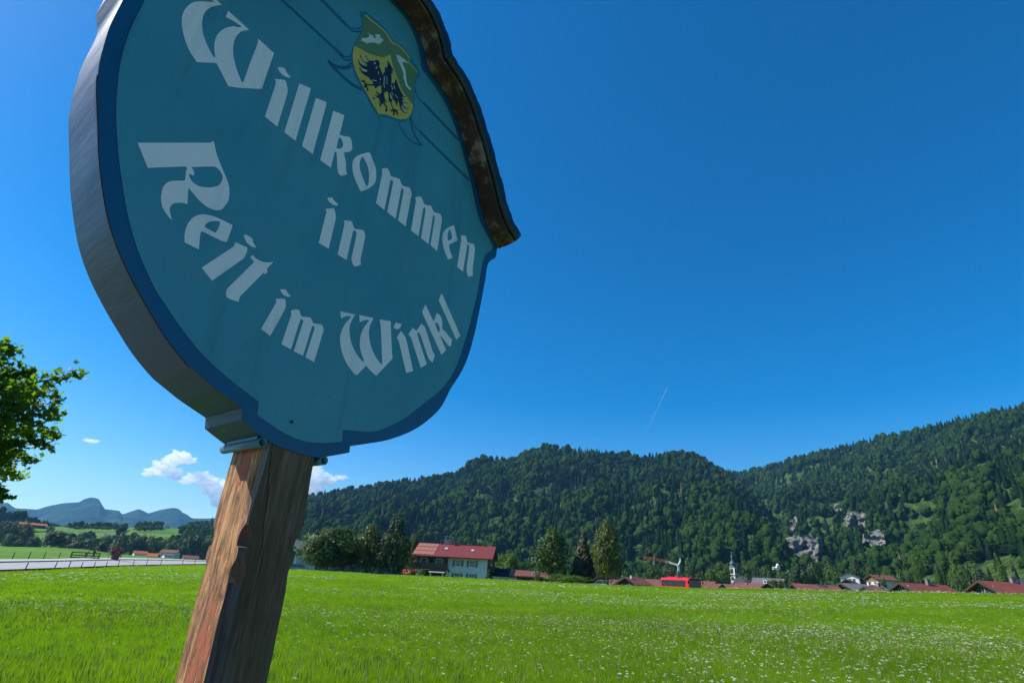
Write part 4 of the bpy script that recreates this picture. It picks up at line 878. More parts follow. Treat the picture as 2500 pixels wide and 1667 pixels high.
# shrine with flowers
sp = at(281, 1360.5, 122); e = empty('wayside_shrine', sp, R(30), 'wooden wayside shrine with little roof above red flower boxes', 'shrine')
q = MB(); q.box((0, 0, .1), (1.1, .8, 1.0)); q.build('base', RAILM, e); q = MB(); q.box((0, 0, 1.5), (.22, .22, 2.2)); q.build('post', RAILM, e)
q = MB(); q.prism([(0, 2.95), (-.75, 2.35), (-.75, 2.25), (0, 2.83), (.75, 2.25), (.75, 2.35)], -.45, .45); q.build('roof', WOOD, e)
q = MB(); q.box((0, -.14, 1.75), (.12, .05, .95)); q.box((0, -.14, 1.95), (.6, .05, .1)); q.build('crucifix', WOODL, e)
fb = MB()
for s_ in (-1, 1):
    for k in range(70): fb.box((s_*.55+rnd.gauss(0, .24), -.15+rnd.gauss(0, .25), .85+rnd.gauss(0, .28)), (.14, .14, .14), rnd.random()*3, rnd.random())
fb.build('flowers', simple('geranium_red', (.30, .035, .07), (.22, .05, .08), 5, .8), e)['kind'] = 'stuff'
lp = at(264, 1361, 120); e = empty('sign_pole', lp, 0, 'thin grey metal pole leaning left of the shrine', 'pole'); q = MB(); q.tube([(0, 0, -.3), (.05, 0, 3.0)], .05, 8); q.build('pole', METAL, e); MB().box((.05, 0, 2.75), (.35, .05, .5)).build('sign_back', METAL, e)

# walkers
SKIN = simple('skin', (.45, .26, .18), (.40, .22, .15), 5, .6)
def skinned(name, pts, edges, rad, mat, parent, root=0, lv=2):
    me = bpy.data.meshes.new(name); me.from_pydata(pts, edges, []); o = link(name, me, parent); me.materials.append(mat)
    o.modifiers.new('skin', 'SKIN')
    if not me.skin_vertices: me.attributes
    sv = me.skin_vertices[0].data if len(me.skin_vertices) else None
    if sv is None:
        bpy.context.view_layer.objects.active = o; sv = me.skin_vertices[0].data
    for i, r in enumerate(rad): sv[i].radius = (r, r) if not isinstance(r, tuple) else r; sv[i].use_root = (i == root)
    o.modifiers.new('sub', 'SUBSURF').levels = lv; o.modifiers['sub'].render_levels = lv; return o
def person(p, rz, label, shirt, trousers, hair, step, armswing, lean, h=1.72, bag=None):
    e = empty('person', p, rz, label, 'person'); k = h/1.75; P = []; E = []; Rd = []
    def v(x, y, z, r, par=None):
        P.append((x*k, y*k, z*k)); Rd.append(tuple(q*k for q in r) if isinstance(r, tuple) else r*k)
        if par is not None: E.append((par, len(P)-1))
        return len(P)-1
    pel = v(0, 0, .95, .125); wa = v(.02+lean*.3, 0, 1.12, .11, pel); ch = v(.04+lean*.7, 0, 1.34, .135, wa); nk = v(.05+lean, 0, 1.49, .058, ch); hd0 = v(.07+lean*1.2, 0, 1.56, .075, nk); hd = v(.085+lean*1.3, 0, 1.64, .098, hd0); v(.075+lean*1.35, 0, 1.73, .07, hd); v(.175+lean*1.3, 0, 1.625, .02, hd)
    for s_ in (-1, 1):
        st = step*s_; hip = v(0, s_*.09, .90, .095, pel); kn_ = v(st*.45+.03, s_*.10, .50, .062, hip); an = v(st-.04*(st < 0), s_*.10, .10+.03*(st < 0), .042, kn_); v(st+.14, s_*.11, .035, .036, an)
        sh = v(.04+lean*.75, s_*.185, 1.40, .062, ch); el_ = v(-armswing*s_*.6+.02+lean*.5, s_*.24, 1.14, .044, sh); wr = v(-armswing*s_+.10+lean*.4, s_*.23, .92, .030, el_); pa = v(-armswing*s_+.13+lean*.4, s_*.22, .86, .034, wr)
        for f_, (dx, l) in enumerate(((-.030, .060), (-.010, .078), (.010, .084), (.030, .074))):
            a_ = v(P[pa][0]/k+dx*.8, P[pa][1]/k, P[pa][2]/k-.04, .010, pa); v(P[a_][0]/k+dx*.2+.012, P[a_][1]/k-.008*s_, P[a_][2]/k-l*.6, .008, a_)
        a_ = v(P[pa][0]/k+.035, P[pa][1]/k-.015*s_, P[pa][2]/k+.01, .011, pa); v(P[a_][0]/k+.012, P[a_][1]/k, P[a_][2]/k-.045, .009, a_)
    skinned('body', P, E, Rd, SKIN, e)
    def sub(name, sel, grow, mat):
        ids = [i for i in range(len(P)) if sel(i)]; m_ = {a: b for b, a in enumerate(ids)}
        skinned(name, [P[i] for i in ids], [(m_[a], m_[b]) for a, b in E if a in m_ and b in m_], [tuple(q+grow for q in Rd[i]) if isinstance(Rd[i], tuple) else Rd[i]+grow for i in ids], mat, e)
    per = 18; leg = [8, 9, 10, 8+per, 9+per, 10+per]; arm = [12, 13, 12+per, 13+per]
    leg = [i for i in range(len(P)) if abs(P[i][1]) > .05*k and P[i][2] > .06*k and P[i][2] < .93*k and i in (8, 9, 10, 8+18, 9+18, 10+18)]
    sub('trousers', lambda i: i in (0,) or i in leg, .014, trousers)
    sub('shirt', lambda i: i in (0, 1, 2) or i in (12, 13, 12+18, 13+18), .016, shirt)
    q = MB(); c = P[5]; n = 12
    for a in range(5):
        pass
    q.lathe([(.0, .125*k), (.06*k, .115*k), (.10*k, .07*k), (.115*k, .0), (.108*k, -.05*k), (.07*k, -.08*k)], 12, (c[0]-.02*k, c[1], c[2]+.02*k)); q.build('hair', hair, e, True)
    if bag:
        q = MB(); q.box((P[2][0]-.2*k, 0, 1.28*k), (.2*k, .3*k, .42*k), 0, 0, -.1); q.build('backpack', bag, e)
    return e
HAIR = simple('dark_hair', (.03, .022, .018), (.02, .015, .012), 9, .6)
FA = at(207, 1365.4, 121.5); FB_ = at(224.5, 1365.6, 121.5)
dirx = math.atan2((FB_-FA)[1], (FB_-FA)[0])
person(FA, dirx, 'walker in pale pink top and light trousers on the footpath', simple('pink_shirt', (.42, .24, .22), (.36, .2, .18), 5, .9), simple('beige_trousers', (.38, .33, .25), (.3, .27, .2), 5, .9), HAIR, .25, .22, .06, 1.78)
person(FB_, dirx, 'walker in dark clothes striding ahead on the footpath', simple('dark_jacket', (.02, .022, .03), (.03, .03, .04), 5, .9), simple('dark_trousers', (.02, .02, .025), (.03, .03, .03), 5, .9), HAIR, .30, .2, .10, 1.76, simple('grey_pack', (.10, .11, .13), (.08, .08, .1), 5, .8))

# ------------------------------------------------------------------ clouds and contrail (beyond the haze)
CLM = bpy.data.materials.new('cloud_white'); CLM.use_nodes = True; t = CLM.node_tree; t.nodes.clear()
vs_ = t.nodes.new('ShaderNodeVolumeScatter'); vs_.inputs['Color'].default_value = (1, 1, 1, 1); vs_.inputs['Density'].default_value = .009; vs_.inputs['Anisotropy'].default_value = .45
oo = t.nodes.new('ShaderNodeOutputMaterial'); t.links.new(vs_.outputs[0], oo.inputs['Volume'])
import bmesh
bmi = bmesh.new(); bmesh.ops.create_icosphere(bmi, subdivisions=5, radius=1.0); ICO_V = np.array([v.co[:] for v in bmi.verts]); ICO_F = np.array([[v.index for v in f.verts] for f in bmi.faces]); bmi.free()
def cloud(label, puffs, r=14000):
    x0, y0 = puffs[0][:2]; c = at(x0, y0, r); V = []; F = []; n = 0; s = mppx(x0, y0, r)
    for i, (x, y, w, h) in enumerate(puffs):
        p = at(x, y, r+rnd.uniform(-180, 180))-c; sc = np.array([w*s/2, w*s/2, h*s/2])
        nn = np.array([mnoise.fractal(Vector(v)*1.9+Vector((i*7.1, x*.1, y*.1)), .85, 2.2, 7) for v in ICO_V])
        flat = np.where(ICO_V[:, 2] < -.2, .75, 1.0)
        V.append(ICO_V*(1+.55*nn)[:, None]*np.stack([np.ones(len(nn)), np.ones(len(nn)), flat], 1)*sc+p); F.append(ICO_F+n); n += len(ICO_V)
    o = link('cloud', npmesh('cloud', np.concatenate(V), np.concatenate(F), CLM, True)); o.location = [float(v) for v in c]
    tag(o, label, 'cloud')
cloud('smallest flat cloud left of the others', [(212, 1075, 24, 12), (226, 1077, 26, 13), (238, 1077, 14, 10)])
cloud('puffy white cloud in the middle, left of the post', [(440, 1118, 62, 38), (418, 1126, 46, 32), (400, 1138, 50, 28), (376, 1150, 44, 20), (360, 1158, 30, 14), (428, 1152, 44, 24), (462, 1124, 34, 24), (396, 1160, 40, 12), (430, 1166, 30, 12)])
cloud('ragged white cloud just left of the post', [(468, 1168, 44, 26), (492, 1164, 48, 30), (510, 1180, 56, 40), (522, 1204, 46, 44), (452, 1176, 30, 16), (530, 1226, 34, 34), (548, 1190, 50, 44)])
cloud('white cloud peeping out right of the post', [(770, 1168, 46, 44), (786, 1172, 44, 40), (806, 1176, 30, 24), (772, 1196, 40, 34), (760, 1150, 50, 40), (740, 1180, 60, 60)])
cloud('little streaky cloud right of the post', [(826, 1166, 24, 12), (840, 1165, 22, 10), (816, 1170, 18, 10)])
CTM = newmat('contrail_ice'); m, t, b, o = CTM; t.nodes.remove(b)
df = N_(t, 'ShaderNodeBsdfDiffuse'); df.inputs['Color'].default_value = (.9, .9, .9, 1); tp_ = N_(t, 'ShaderNodeBsdfTransparent'); m2 = N_(t, 'ShaderNodeMixShader')
g_ = t.nodes.new('ShaderNodeTexCoord'); sp_ = N_(t, 'ShaderNodeSeparateXYZ'); t.links.new(g_.outputs['Generated'], sp_.inputs[0]); t.links.new(ramp(t, sp_.outputs['Z'], [(0, (.01, .01, .01)), (.7, (.10, .10, .10)), (1, (.26, .26, .26))]), m2.inputs[0]); t.links.new(tp_.outputs[0], m2.inputs[1]); t.links.new(df.outputs[0], m2.inputs[2]); t.links.new(m2.outputs[0], o.inputs['Surface'])
a_, b_ = at(1630, 944, 20000), at(1574, 1064, 22500); q = MB(); q.tube([a_, a_*.5+b_*.5, b_], [10, 20, 29], 8, False); o = q.build('contrail', m, None, True); tag(o, 'faint white contrail slanting in the sky above the hills', 'contrail')

# ------------------------------------------------------------------ haze
hb = MB(); hb.box((0, 0, 410), (18000, 18000, 860)); hm = bpy.data.materials.new('haze'); hm.use_nodes = True; t = hm.node_tree; t.nodes.clear()
vo = t.nodes.new('ShaderNodeVolumePrincipled'); vo.inputs['Density'].default_value = 0.62e-4; vo.inputs['Color'].default_value = (.20, .52, 1.0, 1); vo.inputs['Anisotropy'].default_value = .25
oo = t.nodes.new('ShaderNodeOutputMaterial'); t.links.new(vo.outputs[0], oo.inputs['Volume']); tag(hb.build('haze', hm), kind='stuff')
LET=[('W',[[(-0.5047,0.4674,1),(-0.5625,0.4742,1),(-0.5619,0.4489,1),(-0.5371,0.4579,0),(-0.5233,0.4569,1),(-0.5384,0.4388,0),(-0.5545,0.4201,0),(-0.5662,0.3993,0),(-0.5723,0.3712,0),(-0.5731,0.3471,0),(-0.5692,0.3252,0),(-0.5612,0.3035,0),(-0.5467,0.2775,0),(-0.5287,0.2553,0),(-0.5083,0.2412,1),(-0.5049,0.2429,0),(-0.4877,0.2587,0),(-0.4723,0.2741,0),(-0.4667,0.2776,1),(-0.4459,0.2574,0),(-0.4245,0.2363,1),(-0.4217,0.2374,0),(-0.4055,0.2482,0),(-0.3764,0.273,0),(-0.3448,0.3016,1),(-0.3443,0.4486,1),(-0.3658,0.4507,0),(-0.396,0.4545,1),(-0.3929,0.4407,0),(-0.3924,0.419,0),(-0.3938,0.3598,0),(-0.3936,0.2833,0),(-0.3953,0.2773,0),(-0.3988,0.2793,0),(-0.4147,0.2986,0),(-0.4304,0.3239,0),(-0.4418,0.3515,0),(-0.4473,0.378,0),(-0.4474,0.4033,0),(-0.4417,0.4291,0),(-0.4332,0.4454,0),(-0.4248,0.4558,1),(-0.4246,0.4587,1),(-0.4866,0.4653,1),(-0.4865,0.4393,1),(-0.4679,0.4457,0),(-0.4473,0.4501,0),(-0.4448,0.449,0),(-0.4473,0.4431,0),(-0.4543,0.4355,0),(-0.4625,0.4293,0),(-0.4754,0.4085,0),(-0.4846,0.3852,0),(-0.4892,0.3588,0),(-0.4874,0.3312,0),(-0.482,0.3105,0),(-0.4751,0.2961,1),(-0.4748,0.2901,1),(-0.4787,0.2911,0),(-0.4892,0.299,0),(-0.5032,0.3138,0),(-0.5162,0.3308,0),(-0.5265,0.3557,0),(-0.5326,0.3831,0),(-0.5321,0.4076,0),(-0.526,0.4303,0),(-0.515,0.4516,0)]]),('i',[[(-0.323,0.4086,1),(-0.3152,0.4199,0),(-0.3037,0.4257,0),(-0.2938,0.4169,0),(-0.279,0.4135,1),(-0.2913,0.4019,0),(-0.3089,0.4,0)]]),('i',[[(-0.3206,0.3662,1),(-0.2941,0.387,0),(-0.2893,0.3852,0),(-0.2807,0.3692,0),(-0.2758,0.3528,1),(-0.2757,0.2182,1),(-0.3149,0.2223,1),(-0.3143,0.3493,0),(-0.3154,0.3578,0)]]),('l',[[(-0.2516,0.415,1),(-0.2144,0.43,1),(-0.2161,0.214,1),(-0.253,0.2168,1)]]),('l',[[(-0.1922,0.4099,1),(-0.1587,0.4249,1),(-0.1549,0.4199,1),(-0.1566,0.2102,1),(-0.1937,0.2125,1)]]),('k',[[(-0.1279,0.4137,1),(-0.0916,0.4291,1),(-0.088,0.4271,1),(-0.0885,0.3449,1),(-0.0759,0.3504,0),(-0.0513,0.3659,1),(-0.0422,0.353,0),(-0.0357,0.3346,0),(-0.0368,0.3204,0),(-0.0449,0.3073,0),(-0.0604,0.2933,1),(-0.0519,0.2754,0),(-0.0446,0.2584,0),(-0.0398,0.2362,0),(-0.0319,0.2254,1),(-0.0452,0.2098,0),(-0.0544,0.2037,0),(-0.0636,0.2089,0),(-0.0717,0.2281,0),(-0.0776,0.2523,0),(-0.0845,0.2726,0),(-0.0879,0.2747,0),(-0.0906,0.2694,1),(-0.0912,0.207,1),(-0.1296,0.2082,1)],[(-0.089,0.3295,1),(-0.0836,0.3364,0),(-0.0748,0.3313,0),(-0.0688,0.3179,0),(-0.0706,0.3049,0),(-0.0773,0.294,0),(-0.0883,0.2897,1)]]),('o',[[(0.0227,0.3591,0),(0.0311,0.3645,1),(0.0485,0.3449,0),(0.0646,0.3221,0),(0.073,0.2936,0),(0.0733,0.269,0),(0.0659,0.2487,0),(0.0489,0.2217,0),(0.0296,0.1998,0),(0.0243,0.199,1),(0.0036,0.2207,0),(-0.0139,0.2446,0),(-0.0221,0.2716,0),(-0.021,0.2949,0),(-0.01,0.3197,0)],[(0.0068,0.3272,0),(0.019,0.3221,0),(0.0335,0.3063,0),(0.0444,0.2802,0),(0.0488,0.2496,0),(0.0457,0.2317,0),(0.0365,0.237,0),(0.0193,0.258,0),(0.0066,0.2785,0),(0.0022,0.3052,0)]]),('m',[[(0.0885,0.3362,1),(0.0922,0.3417,0),(0.1084,0.3552,0),(0.1183,0.3526,0),(0.1308,0.3361,1),(0.1468,0.343,0),(0.167,0.3517,1),(0.1765,0.3414,0),(0.1844,0.333,1),(0.2023,0.3409,0),(0.2164,0.3476,1),(0.2252,0.3396,0),(0.2309,0.3274,0),(0.2301,0.3067,1),(0.2271,0.1829,1),(0.1912,0.1861,1),(0.1944,0.3061,1),(0.1918,0.3202,0),(0.185,0.3226,0),(0.182,0.3113,1),(0.1802,0.1856,1),(0.1415,0.1887,1),(0.1439,0.31,1),(0.142,0.3224,0),(0.136,0.3256,0),(0.1315,0.3149,1),(0.1287,0.1897,1),(0.0914,0.1931,1),(0.0942,0.317,1),(0.0929,0.3277,0)]]),('m',[[(0.2491,0.3245,1),(0.2568,0.3322,0),(0.2737,0.3446,0),(0.2838,0.3392,0),(0.2935,0.3252,1),(0.3076,0.3297,0),(0.3284,0.3403,1),(0.3381,0.3301,0),(0.3476,0.3218,1),(0.3624,0.3285,0),(0.3783,0.3363,1),(0.3885,0.3274,0),(0.3927,0.3133,0),(0.3921,0.2943,1),(0.3882,0.1719,1),(0.352,0.1759,1),(0.3558,0.2941,1),(0.3537,0.3072,0),(0.3473,0.3113,0),(0.3445,0.2992,1),(0.342,0.1751,1),(0.3034,0.1785,1),(0.306,0.2968,1),(0.3043,0.3099,0),(0.2977,0.3133,0),(0.2935,0.3028,1),(0.2908,0.1795,1),(0.2534,0.1811,1),(0.2552,0.3076,1),(0.254,0.3169,0)]]),('e',[[(0.4588,0.3315,1),(0.4862,0.2805,1),(0.4837,0.2727,0),(0.4657,0.2538,0),(0.4434,0.2327,1),(0.4516,0.2109,0),(0.4726,0.1874,1),(0.4481,0.1668,1),(0.4213,0.1978,0),(0.4082,0.2264,0),(0.4054,0.2551,0),(0.4119,0.2775,0),(0.4306,0.3035,0)],[(0.4385,0.3013,1),(0.4496,0.2879,0),(0.4571,0.2674,1),(0.4433,0.251,0),(0.4353,0.2472,0),(0.4303,0.2639,0),(0.432,0.2835,0)]]),('n',[[(0.5009,0.3082,1),(0.5275,0.3219,0),(0.5369,0.3124,0),(0.5439,0.3006,1),(0.5623,0.3071,0),(0.5808,0.3144,1),(0.5876,0.3052,0),(0.5912,0.29,0),(0.5904,0.2595,0),(0.589,0.1955,0),(0.5932,0.1708,1),(0.5686,0.1512,1),(0.5555,0.1697,0),(0.553,0.2013,1),(0.557,0.2749,1),(0.5545,0.2905,0),(0.5474,0.2942,0),(0.5433,0.2841,1),(0.5348,0.1581,1),(0.5001,0.162,1),(0.5077,0.2889,1),(0.5061,0.3007,0)]]),('i',[[(-0.079,0.0963,1),(-0.0775,0.0996,0),(-0.0635,0.1097,0),(-0.0579,0.1049,0),(-0.0404,0.1005,1),(-0.0405,0.0967,0),(-0.0475,0.0907,0),(-0.0578,0.088,0),(-0.0709,0.0905,0)]]),('i',[[(-0.077,0.0585,1),(-0.052,0.0783,1),(-0.0447,0.0703,0),(-0.0377,0.0525,0),(-0.037,0.0437,1),(-0.0379,-0.0618,1),(-0.0724,-0.0612,1),(-0.0717,0.0454,1),(-0.0716,0.0519,0)]]),('n',[[(-0.0108,0.0584,1),(0.0156,0.0721,0),(0.0199,0.0701,0),(0.0286,0.0564,0),(0.0321,0.0533,1),(0.0482,0.0605,0),(0.0644,0.0684,1),(0.0708,0.0612,0),(0.0756,0.0525,0),(0.0761,0.0452,1),(0.0748,-0.0344,1),(0.0762,-0.0428,0),(0.0799,-0.054,1),(0.0702,-0.0634,0),(0.0577,-0.0718,1),(0.0495,-0.0645,0),(0.043,-0.0518,0),(0.0427,-0.0412,1),(0.044,0.0337,1),(0.0407,0.0449,0),(0.0335,0.0488,0),(0.029,0.0406,1),(0.0277,-0.0656,1),(-0.0059,-0.0637,1),(-0.0047,0.0453,1),(-0.0057,0.0522,0)]]),('R',[[(-0.5514,-0.068,1),(-0.4164,0.0428,1),(-0.4126,0.0522,1),(-0.4088,0.0469,0),(-0.3924,0.0171,0),(-0.3602,-0.0235,0),(-0.3468,-0.0424,0),(-0.339,-0.0632,0),(-0.3359,-0.0851,0),(-0.3389,-0.101,0),(-0.3427,-0.1162,0),(-0.3487,-0.1236,0),(-0.3594,-0.1301,0),(-0.3773,-0.1323,0),(-0.3972,-0.1265,0),(-0.4131,-0.1175,0),(-0.4273,-0.1093,1),(-0.4239,-0.1259,0),(-0.4175,-0.1518,1),(-0.426,-0.1538,0),(-0.4316,-0.1566,0),(-0.4414,-0.1641,0),(-0.4471,-0.173,0),(-0.4477,-0.1843,0),(-0.4434,-0.1959,0),(-0.435,-0.2097,1),(-0.4481,-0.2024,0),(-0.4609,-0.1912,0),(-0.4694,-0.1754,0),(-0.4738,-0.1585,0),(-0.475,-0.1393,0),(-0.4702,-0.1229,0),(-0.4597,-0.1111,0),(-0.441,-0.0972,0),(-0.4399,-0.0935,0),(-0.4423,-0.0799,0),(-0.4445,-0.0699,0),(-0.4439,-0.0617,1),(-0.4489,-0.0596,1),(-0.5159,-0.1146,1)],[(-0.4372,-0.0532,1),(-0.4315,-0.0481,0),(-0.3925,-0.0173,0),(-0.3799,-0.0166,0),(-0.3685,-0.0255,0),(-0.3646,-0.0369,0),(-0.3663,-0.0542,0),(-0.3737,-0.0675,0),(-0.3888,-0.0808,0),(-0.4062,-0.0896,0),(-0.4211,-0.0896,0),(-0.4322,-0.0821,0),(-0.437,-0.0731,1),(-0.4336,-0.0719,0),(-0.429,-0.0725,0),(-0.4261,-0.0695,0),(-0.4264,-0.0643,0),(-0.4301,-0.0582,0)]]),('e',[[(-0.3835,-0.1596,0),(-0.3752,-0.1542,0),(-0.3586,-0.1481,0),(-0.3407,-0.1456,0),(-0.3227,-0.1447,0),(-0.3082,-0.145,1),(-0.3092,-0.1942,1),(-0.3127,-0.1973,0),(-0.3239,-0.1999,0),(-0.3686,-0.2005,0),(-0.371,-0.2035,0),(-0.3696,-0.2169,0),(-0.3629,-0.249,1),(-0.3963,-0.2481,1),(-0.4017,-0.2283,0),(-0.4035,-0.2061,0),(-0.3997,-0.184,0),(-0.392,-0.1691,0)],[(-0.3384,-0.1539,1),(-0.3372,-0.1672,0),(-0.3397,-0.186,1),(-0.3434,-0.1876,0),(-0.3627,-0.1869,0),(-0.3671,-0.1846,0),(-0.3658,-0.1757,0),(-0.3588,-0.1653,0),(-0.3492,-0.1576,0),(-0.3404,-0.1527,0)]]),('i',[[(-0.2759,-0.1559,1),(-0.2731,-0.1526,0),(-0.2643,-0.1511,0),(-0.2546,-0.1528,0),(-0.2517,-0.1553,0),(-0.2484,-0.1619,0),(-0.2378,-0.1723,1),(-0.2468,-0.1753,0),(-0.2603,-0.1731,0),(-0.2709,-0.1645,0)]]),('i',[[(-0.2909,-0.186,1),(-0.2611,-0.184,0),(-0.2583,-0.1865,0),(-0.257,-0.1941,0),(-0.2578,-0.2069,0),(-0.2596,-0.2172,1),(-0.3144,-0.311,1),(-0.3448,-0.2901,1),(-0.2917,-0.2005,1),(-0.2901,-0.1934,0)]]),('t',[[(-0.2408,-0.1965,1),(-0.2316,-0.2008,0),(-0.2152,-0.2023,0),(-0.201,-0.1977,0),(-0.1867,-0.1883,1),(-0.1858,-0.1906,1),(-0.1942,-0.2089,0),(-0.1959,-0.2161,0),(-0.1928,-0.2218,1),(-0.197,-0.2319,1),(-0.2025,-0.2306,1),(-0.2409,-0.3172,1),(-0.2424,-0.3247,0),(-0.2415,-0.3343,1),(-0.254,-0.3363,0),(-0.2694,-0.3364,0),(-0.2743,-0.3321,0),(-0.2768,-0.3219,0),(-0.2759,-0.3128,1),(-0.2325,-0.2133,1),(-0.2449,-0.2054,1)]]),('i',[[(-0.1483,-0.2552,1),(-0.1448,-0.2516,0),(-0.1334,-0.2471,0),(-0.1261,-0.2535,0),(-0.1151,-0.2592,1),(-0.1215,-0.2639,0),(-0.1314,-0.265,0),(-0.1401,-0.2623,0)]]),('i',[[(-0.1529,-0.2842,1),(-0.1311,-0.2742,0),(-0.1268,-0.2768,0),(-0.1231,-0.2885,0),(-0.1216,-0.3002,1),(-0.1424,-0.3886,1),(-0.1703,-0.3801,1),(-0.1503,-0.2969,1),(-0.1502,-0.2917,0)]]),('m',[[(-0.1058,-0.3003,1),(-0.098,-0.2927,0),(-0.0859,-0.2867,0),(-0.0802,-0.29,0),(-0.0728,-0.3014,1),(-0.0608,-0.2983,0),(-0.0459,-0.2929,1),(-0.0401,-0.2989,0),(-0.0334,-0.306,1),(-0.0227,-0.3032,0),(-0.0091,-0.2991,1),(-0.0029,-0.3034,0),(0.0018,-0.3122,0),(0.0015,-0.3208,1),(-0.0061,-0.4136,1),(-0.034,-0.4089,1),(-0.0265,-0.3196,1),(-0.0277,-0.3148,0),(-0.033,-0.3134,0),(-0.0354,-0.319,1),(-0.0419,-0.4077,1),(-0.071,-0.4047,1),(-0.0638,-0.3153,1),(-0.0651,-0.3106,0),(-0.0706,-0.3092,0),(-0.0733,-0.3152,1),(-0.0798,-0.4027,1),(-0.1086,-0.3987,1),(-0.1013,-0.3086,1),(-0.103,-0.3042,0)]]),('W',[[(0.0421,-0.2351,1),(0.0933,-0.223,1),(0.0856,-0.2471,0),(0.0823,-0.2672,0),(0.086,-0.2864,0),(0.0955,-0.3093,0),(0.1113,-0.3297,0),(0.131,-0.3468,0),(0.1481,-0.3559,0),(0.1542,-0.3568,1),(0.1537,-0.3519,1),(0.1399,-0.3333,0),(0.1293,-0.3106,0),(0.1259,-0.2829,0),(0.1309,-0.2555,0),(0.139,-0.2362,0),(0.1451,-0.2239,0),(0.1461,-0.2202,1),(0.1386,-0.2219,0),(0.1257,-0.23,0),(0.1147,-0.2404,1),(0.1079,-0.2184,1),(0.1596,-0.2061,1),(0.1598,-0.2111,0),(0.1539,-0.231,0),(0.1531,-0.255,0),(0.1605,-0.2818,0),(0.1751,-0.3058,0),(0.1971,-0.3292,0),(0.2217,-0.3425,1),(0.2219,-0.3382,1),(0.2061,-0.2727,0),(0.1906,-0.2134,0),(0.1838,-0.2008,1),(0.2284,-0.188,1),(0.2444,-0.2557,0),(0.2585,-0.3083,1),(0.2072,-0.3837,1),(0.1869,-0.3761,0),(0.1642,-0.3649,1),(0.1384,-0.4038,1),(0.1266,-0.4022,0),(0.0977,-0.3825,0),(0.0755,-0.357,0),(0.06,-0.3231,0),(0.0581,-0.2977,0),(0.0645,-0.2706,0),(0.0763,-0.2468,0),(0.0804,-0.2367,1),(0.0763,-0.236,0),(0.063,-0.2432,0),(0.049,-0.2561,1)]]),('i',[[(0.2509,-0.183,1),(0.2592,-0.1834,0),(0.2739,-0.1779,1),(0.2724,-0.1882,0),(0.2662,-0.1995,0),(0.2563,-0.2051,0),(0.2432,-0.2044,1),(0.2461,-0.1935,0)]]),('i',[[(0.2748,-0.2044,1),(0.2844,-0.2085,0),(0.2988,-0.2187,0),(0.3067,-0.2316,1),(0.3508,-0.3189,1),(0.3225,-0.3361,1),(0.2744,-0.2441,1),(0.2692,-0.2382,0),(0.2626,-0.2346,1)]]),('n',[[(0.3221,-0.1734,1),(0.3416,-0.1765,1),(0.3582,-0.143,1),(0.369,-0.1444,0),(0.3792,-0.1511,0),(0.4277,-0.223,1),(0.4397,-0.2305,1),(0.432,-0.2598,1),(0.4143,-0.2549,0),(0.4034,-0.2437,1),(0.3641,-0.187,1),(0.3539,-0.1793,0),(0.3475,-0.18,0),(0.3465,-0.1882,1),(0.4066,-0.2757,1),(0.382,-0.2972,1),(0.3211,-0.2088,1),(0.3087,-0.2033,1)]]),('k',[[(0.3655,-0.0643,1),(0.4147,-0.1113,1),(0.4229,-0.0724,1),(0.4359,-0.0725,0),(0.4484,-0.0798,0),(0.4565,-0.0965,0),(0.4595,-0.1205,1),(0.4766,-0.1248,0),(0.5017,-0.1373,0),(0.5126,-0.138,1),(0.5133,-0.1666,1),(0.5066,-0.1711,0),(0.4929,-0.1682,0),(0.4581,-0.1496,0),(0.4546,-0.1522,1),(0.4905,-0.1925,1),(0.4703,-0.2176,1),(0.3545,-0.0996,1)],[(0.4218,-0.1125,1),(0.4285,-0.1084,0),(0.4405,-0.1133,0),(0.4482,-0.1276,0),(0.4451,-0.1432,1),(0.4299,-0.1277,0)]]),('l',[[(0.4363,0.0155,1),(0.5562,-0.1093,1),(0.5369,-0.1336,1),(0.4253,-0.0189,1)]])]
